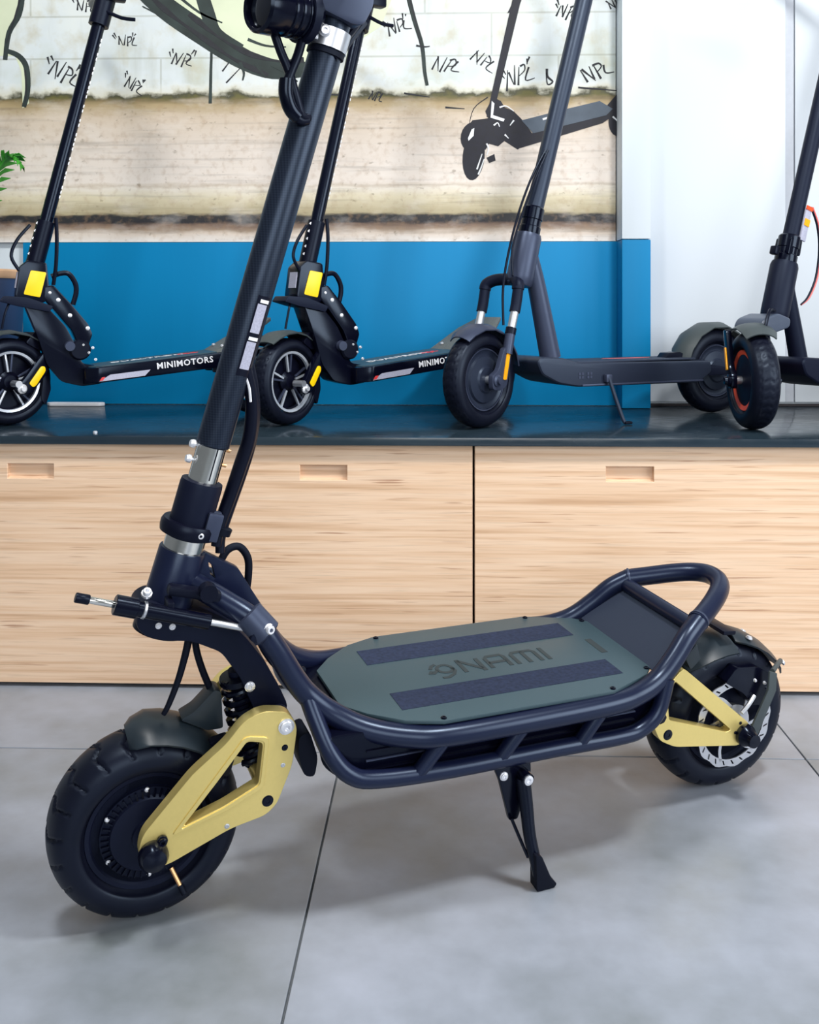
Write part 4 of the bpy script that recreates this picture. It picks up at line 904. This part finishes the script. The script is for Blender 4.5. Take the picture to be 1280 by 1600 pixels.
def grey_scooter(loc, yaw, steer, label, black=False):
    body = 'matte' if black else 'gunmetal'
    r = empty('commuter_scooter', loc, (0, 0, math.radians(yaw))); tag(r, label, 'scooter', 'scooters on display along the worktop')
    a = math.radians(steer); cS = (.03, 0, 0)
    R = .118
    wc = rotz_pts([Vector((.006, 0, R))], cS, a)[0]
    wheel(r, 'front_wheel', wc, a, R, .029 if not black else .033, .078 if not black else .074, 'orange' if black else 'motor')
    # fork
    for s in (1, -1):
        if not black:
            b = NB(); tube(b, [P(.096, s*.052, .345), P(.086, s*.052, .300), P(.080, s*.052, .282)], .0135, 14, 2); steer_xf(b, a, cS); fk = obj('fork_leg', b, 'matte', r)
            b = NB(); tube(b, [P(.082, s*.052, .287), P(.066, s*.052, .240)], .0105, 14); steer_xf(b, a, cS); obj('fork_stanchion', b, 'steel', fk)
            b = NB(); tube(b, [P(.067, s*.052, .243), P(.062, s*.052, .228)], .0135, 14); steer_xf(b, a, cS); obj('fork_seal', b, 'black', fk)
            b = NB(); tube(b, [P(.063, s*.052, .230), P(.050, s*.052, .180)], .0125, 14); steer_xf(b, a, cS); obj('fork_lower', b, body, fk)
            b = NB(); prism(b, rnd([(.036, .196), (.066, .196), (.046, .104), (.022, .092), (-.010, .096), (-.012, .130), (.012, .142)], .008), SV, s*.042, s*.056, bev=.003); steer_xf(b, a, cS); obj('dropout', b, body, fk, smooth=30)
            b = NB(); prism(b, rnd([(.044, .186), (.056, .186), (.040, .118), (.028, .118)], .003), SV, s*.0555, s*.059, bev=.001); steer_xf(b, a, cS); obj('fork_reflector', b, 'amber', fk, smooth=30)
        else:
            b = NB(); prism(b, rnd([(.040, .240), (.062, .236), (.034, .130), (.026, .098), (-.004, .098), (-.008, .128), (.012, .150)], .008), SV, s*.040, s*.054, bev=.003); steer_xf(b, a, cS); fk = obj('fork_leg', b, 'gloss', r, smooth=30)
            b = NB(); prism(b, rnd([(.034, .196), (.044, .194), (.030, .140), (.020, .142)], .003), SV, s*.0535, s*.057, bev=.001); steer_xf(b, a, cS); obj('fork_reflector', b, 'amber', fk, smooth=30)
        b = NB(); lathe(b, [(.015, 0), (.015, .006), (.010, .009), (.009, .015), (0, .016)], P(.006, s*.053, .117), (0, -s, 0), 16); steer_xf(b, a, cS); obj('axle_nut', b, 'gunmetal' if not black else 'gloss', fk, smooth=35)
        b = NB(); lathe(b, [(.010, 0), (.010, .022)], P(.006, s*.025, .118), (0, -s, 0), 12); steer_xf(b, a, cS); obj('axle_stub', b, 'steel', fk)
    if not black:
        b = NB(); tube(b, [P(.094, .052, .338), P(.098, .049, .352), P(.106, .030, .362), P(.112, 0, .364), P(.106, -.030, .362), P(.098, -.049, .352), P(.094, -.052, .338)], .0155, 12, 4); steer_xf(b, a, cS); obj('fork_crown', b, 'matte', r)
    else:
        b = NB(); prism(b, rnd([(.020, .242), (.034, .266), (.085, .280), (.132, .266), (.128, .244), (.07, .230)], .014, 5), SV, -.042, .042, bev=.012, seg=4); obj('fork_crown', b, 'crown', r, smooth=35)
    # mudguard
    b = NB()
    if not black: shell(b, .006, R, [(128, .134, .030), (118, .137, .036), (100, .138, .039), (82, .137, .040), (64, .136, .040), (46, .135, .040), (30, .134, .039), (14, .133, .037)], .014, .003, 8)
    else: shell(b, .006, R, [(122, .134, .036), (112, .139, .042), (96, .140, .044), (80, .139, .043), (66, .137, .040)], .014, .003, 8)
    steer_xf(b, a, cS); obj('front_mudguard', b, 'gunmetal' if not black else 'fendergrey', r, smooth=50)
    # head tube, stem, collar
    h0, h1 = P(.128, 0, .352), P(.158, 0, .478)
    if black: h0, h1 = P(.118, 0, .262), P(.160, 0, .405)
    hd = (h1-h0).normalized()
    b = NB(); lathe(b, [(.030, -.004), (.033, 0), (.0345, .02), (.034, (h1-h0).length-.01), (.031, (h1-h0).length)], h0, hd, 28); obj('head_tube', b, body, r, smooth=35)
    L1 = (h1-h0).length
    b = NB(); lathe(b, [(.0265, L1-.004), (.0275, L1+.004), (.0275, L1+.018), (.0255, L1+.020), (.0255, L1+.036), (.0275, L1+.038), (.0275, L1+.066), (.0245, L1+.070)], h0, hd, 24); cl = obj('stem_collar', b, 'gloss', r, smooth=30)
    s1 = h0+Vector((.25 if not black else .235, 0, .87)).normalized()*1.0 if not black else h0+Vector((.30, 0, .86)).normalized()*.95
    s1 = P(.400, 0, 1.34) if not black else P(.455, 0, 1.30)
    b = NB(); tube(b, [h1+hd*.02, s1], .0225 if not black else .020, 24); stm = obj('stem', b, 'darkgrey' if not black else 'matte', r)
    b = NB(); tube(b, [s1+Vector((-.02, -.26, .02)), s1, s1+Vector((-.02, .26, .02))], .015, 12, 4); obj('handlebar', b, 'black', stm)
    # down tube
    if not black: dp = [P(.152, 0, .452), P(.176, 0, .370), P(.200, 0, .270), P(.224, 0, .165)]
    else: dp = [P(.160, 0, .360), P(.178, 0, .29), P(.196, 0, .22), P(.214, 0, .148)]
    b = NB(); tube(b, dp, lambda t: .020+.007*t if not black else .019+.004*t, 20, 4); obj('down_tube', b, body, r)
    # deck
    top = .150; bot = .090
    prof = [(.135, .160), (.150, .172), (.215, .168), (.260, .155), (.70, .150), (.705, .118), (.66, .092), (.26, .094), (.200, .104), (.150, .128)]
    b = NB(); prism(b, rnd(prof, .010), SV, -.072, .072, bev=.008, seg=3); dk = obj('deck', b, 'darkgrey' if not black else 'matte', r, smooth=30)
    b = NB(); prism(b, rnd([(.255, -.066), (.66, -.066), (.66, .066), (.255, .066)], .02), TV, .1535, .1575, bev=.001); obj('deck_mat', b, 'footplate', dk, smooth=30)
    b = NB(); box(b, P(.47, .0725, .098), (.40, .004, .0045), None, .001); obj('deck_trim', b, 'gunmetal', dk, smooth=30)
    if not black:
        b = NB(); prism(b, [(.40, -.016), (.44, -.024), (.52, -.024), (.56, -.014), (.52, -.006), (.44, -.006)], TV, .157, .1582); obj('mat_badge', b, 'redwire', dk, smooth=0)
        for u0 in (.262, .288):
            b = NB()
            for du, dw in ((0, 0), (.009, 0), (0, .009), (.009, .009)): box(b, P(u0+du, .0725, .118+dw), (.006, .002, .006))
            obj('side_badge', b, 'gunmetal', dk, smooth=0)
        b = NB(); tube(b, [P(.345, .082, .118), P(.352, .095, .075), P(.362, .118, .012), P(.366, .124, .0058)], .0048, 8, 3); kk = obj('kickstand', b, 'darkgrey', r)
        b = NB(); box(b, P(.345, .079, .114), (.018, .014, .020), None, .003); obj('kickstand_mount', b, 'gunmetal', kk, smooth=30)
        b = NB(); box(b, P(.372, .124, .0045), (.022, .012, .007), None, .003); obj('kickstand_foot', b, 'rubberplain', kk, smooth=30)
        b = NB(); tube(b, [P(.200, .012, .69), P(.158, .014, .62), P(.118, .016, .53), P(.084, .022, .43), P(.060, .034, .34), P(.056, .042, .25)], .0032, 8, 5)
        tube(b, [P(.204, .018, .69), P(.166, .020, .62), P(.127, .020, .53), P(.092, .026, .44), P(.082, .044, .37)], .0030, 8, 5); obj('brake_cable', b, 'black', r)
    else:
        b = NB(); tube(b, [P(.085, .030, .285), P(.050, .045, .285), P(.022, .056, .245), P(.016, .058, .20)], .0042, 8, 5); obj('brake_cable', b, 'black', r)
        hl = NB(); box(hl, P(.206, .024, .500), (.020, .006, .085), Matrix.Rotation(.30, 3, 'Y'), .002); lb = obj('hinge_label', hl, 'labelgrey', stm, smooth=30)
        hl = NB(); box(hl, P(.208, .0275, .505), (.018, .003, .018), Matrix.Rotation(.30, 3, 'Y')); obj('hinge_mark', hl, 'amber', lb, smooth=0)
        hl = NB(); box(hl, P(.218, .0275, .541), (.022, .003, .010), Matrix.Rotation(.30, 3, 'Y')); obj('hinge_mark', hl, 'orange', lb, smooth=0)
        hl = NB(); prism(hl, rnd([(.142, .425), (.156, .468), (.196, .460), (.186, .420)], .006), SV, -.022, .024, bev=.004); hg = obj('fold_hinge', hl, 'gloss', r, smooth=30)
        hl = NB(); box(hl, P(.122, .0, .435), (.014, .02, .022), Matrix.Rotation(.3, 3, 'Y'), .004); obj('hinge_latch', hl, 'black', hg, smooth=30)
        for off, m_ in ((0, 'redwire'), (.006, 'black')):
            b = NB(); tube(b, [P(.236-off, .022, .545), P(.262-off, .02, .50), P(.272-off, .018, .44), P(.262-off, .016, .37), P(.235-off, .014, .320), P(.205, .012, .300)], .0026, 8, 5); obj('wire', b, m_, r)
    # rear
    wheel(r, 'rear_wheel', P(.77, 0, R), 0, R, .030, .074, 'motor')
    b = NB(); shell(b, .77, R, [(168, .132, .036), (150, .136, .042), (128, .138, .044), (104, .138, .044), (80, .137, .044), (56, .136, .043), (34, .135, .040), (20, .134, .036)], .014, .003, 8); obj('rear_mudguard', b, 'fendergrey', r, smooth=50)
    for s in (1, -1):
        b = NB(); prism(b, rnd([(.66, .140), (.70, .140), (.785, .128), (.79, .108), (.70, .108), (.66, .110)], .006), SV, s*.040, s*.054, bev=.003); obj('rear_dropout', b, 'matte', r, smooth=30)
    b = NB(); prism(b, rnd([(.585, .153), (.600, .170), (.640, .172), (.660, .163), (.690, .160), (.700, .152)], .003), SV, -.018, .018, bev=.002); lt_ = obj('latch_hook', b, 'black', r, smooth=30)
    return r
grey_scooter((.0813, 2.4286, TZ+.0002), 29, 20, 'gunmetal grey scooter with sprung fork and amber fork reflector on the worktop')
grey_scooter((.7225, 2.4237, TZ+.0002), 32, 60, 'black scooter with orange wheel rim at the right end of the worktop', True)

# ------------------------------------------------------------------ small things
b = NB(); prism(b, rnd([(-.088, 0), (-.074, -.016), (.076, -.016), (.088, 0), (.076, .016), (-.074, .016)], .004), lambda p, q, c: Vector((p, q, c)), 0, .010, bev=.002)
o = obj('paper_tag', b, 'white', loc=(-1.090, 2.926, TZ+.0002), smooth=30); tag(o, 'flat white paper tag lying on the worktop under the leftmost scooter', 'tag')
b = NB(); lathe(b, [(0, 0), (.0055, 0), (.0055, .004), (.003, .006), (0, .006)], (0, 0, 0), (0, 0, 1), 12)
o = obj('loose_screw_cap', b, 'silver', loc=(-.806, 2.285, TZ+.0002)); tag(o, 'tiny pale screw cap near the worktop edge left of the stem', 'screw cap')
pl = empty('potted_fern', (-1.330, 2.70, TZ+.0002)); tag(pl, 'potted fern in a dark blue pot at the left edge behind the scooter', 'plant')
b = NB(); lathe(b, [(0, 0), (.140, 0), (.150, .02), (.168, .36), (.166, .385), (.154, .385), (.150, .34), (0, .34)], (0, 0, 0), (0, 0, 1), 40); obj('pot', b, 'pot', pl, smooth=35)
b = NB(); lathe(b, [(.169, .372), (.173, .378), (.173, .392), (.167, .397), (.154, .394), (.154, .380)], (0, 0, 0), (0, 0, 1), 40, closed=True); obj('pot_rim', b, 'potrim', pl, smooth=35)
b = NB(); lathe(b, [(.1535, .365), (0, .37)], (0, 0, 0), (0, 0, 1), 30); obj('soil', b, 'soil', pl)
def frond(az, length, rise, droop):
    b = NB(); d = Vector((math.cos(az), math.sin(az), 0)); side = Vector((-d.y, d.x, 0)); n = 16; pts = []
    for i in range(n+1):
        t = i/n; pts.append(d*(.02+length*t)+Vector((0, 0, .37+rise*math.sin(t*PI*.62)-droop*t*t)))
    tube(b, pts, lambda t: .003-.002*t, 6, 1, smooth=False)
    for i in range(2, n+1):
        t = i/n; p = pts[i]; tl = (pts[i]-pts[i-1]).normalized(); ll = .075*math.sin(min(1, t*1.15)*PI)**.6+.012
        for s in (-1, 1):
            e = (side*s*.85+tl*.6).normalized(); q = p+e*ll-Vector((0, 0, .012)); wv = tl*.0085; up_ = Vector((0, 0, .0012))
            A = [b.verts.new(x) for x in (p-wv, p+e*ll*.5-wv*.9+up_*3, q, p+e*ll*.5+wv*.9+up_*3, p+wv)]
            B = [b.verts.new(x.co-up_) for x in A]
            b.faces.new(A); b.faces.new(B[::-1])
            for k in range(5): b.faces.new((A[k], B[k], B[(k+1) % 5], A[(k+1) % 5]))
    obj('frond', b, 'leaf', pl, smooth=50)
for az, ln, ri, dr in ((-.15, .165, .335, .0), (1.9, .22, .44, .10), (2.5, .24, .40, .10), (3.4, .24, .46, .08), (4.3, .22, .40, .10), (4.8, .12, .50, .05), (3.0, .06, .52, .02)):
    frond(az, ln, ri, dr)
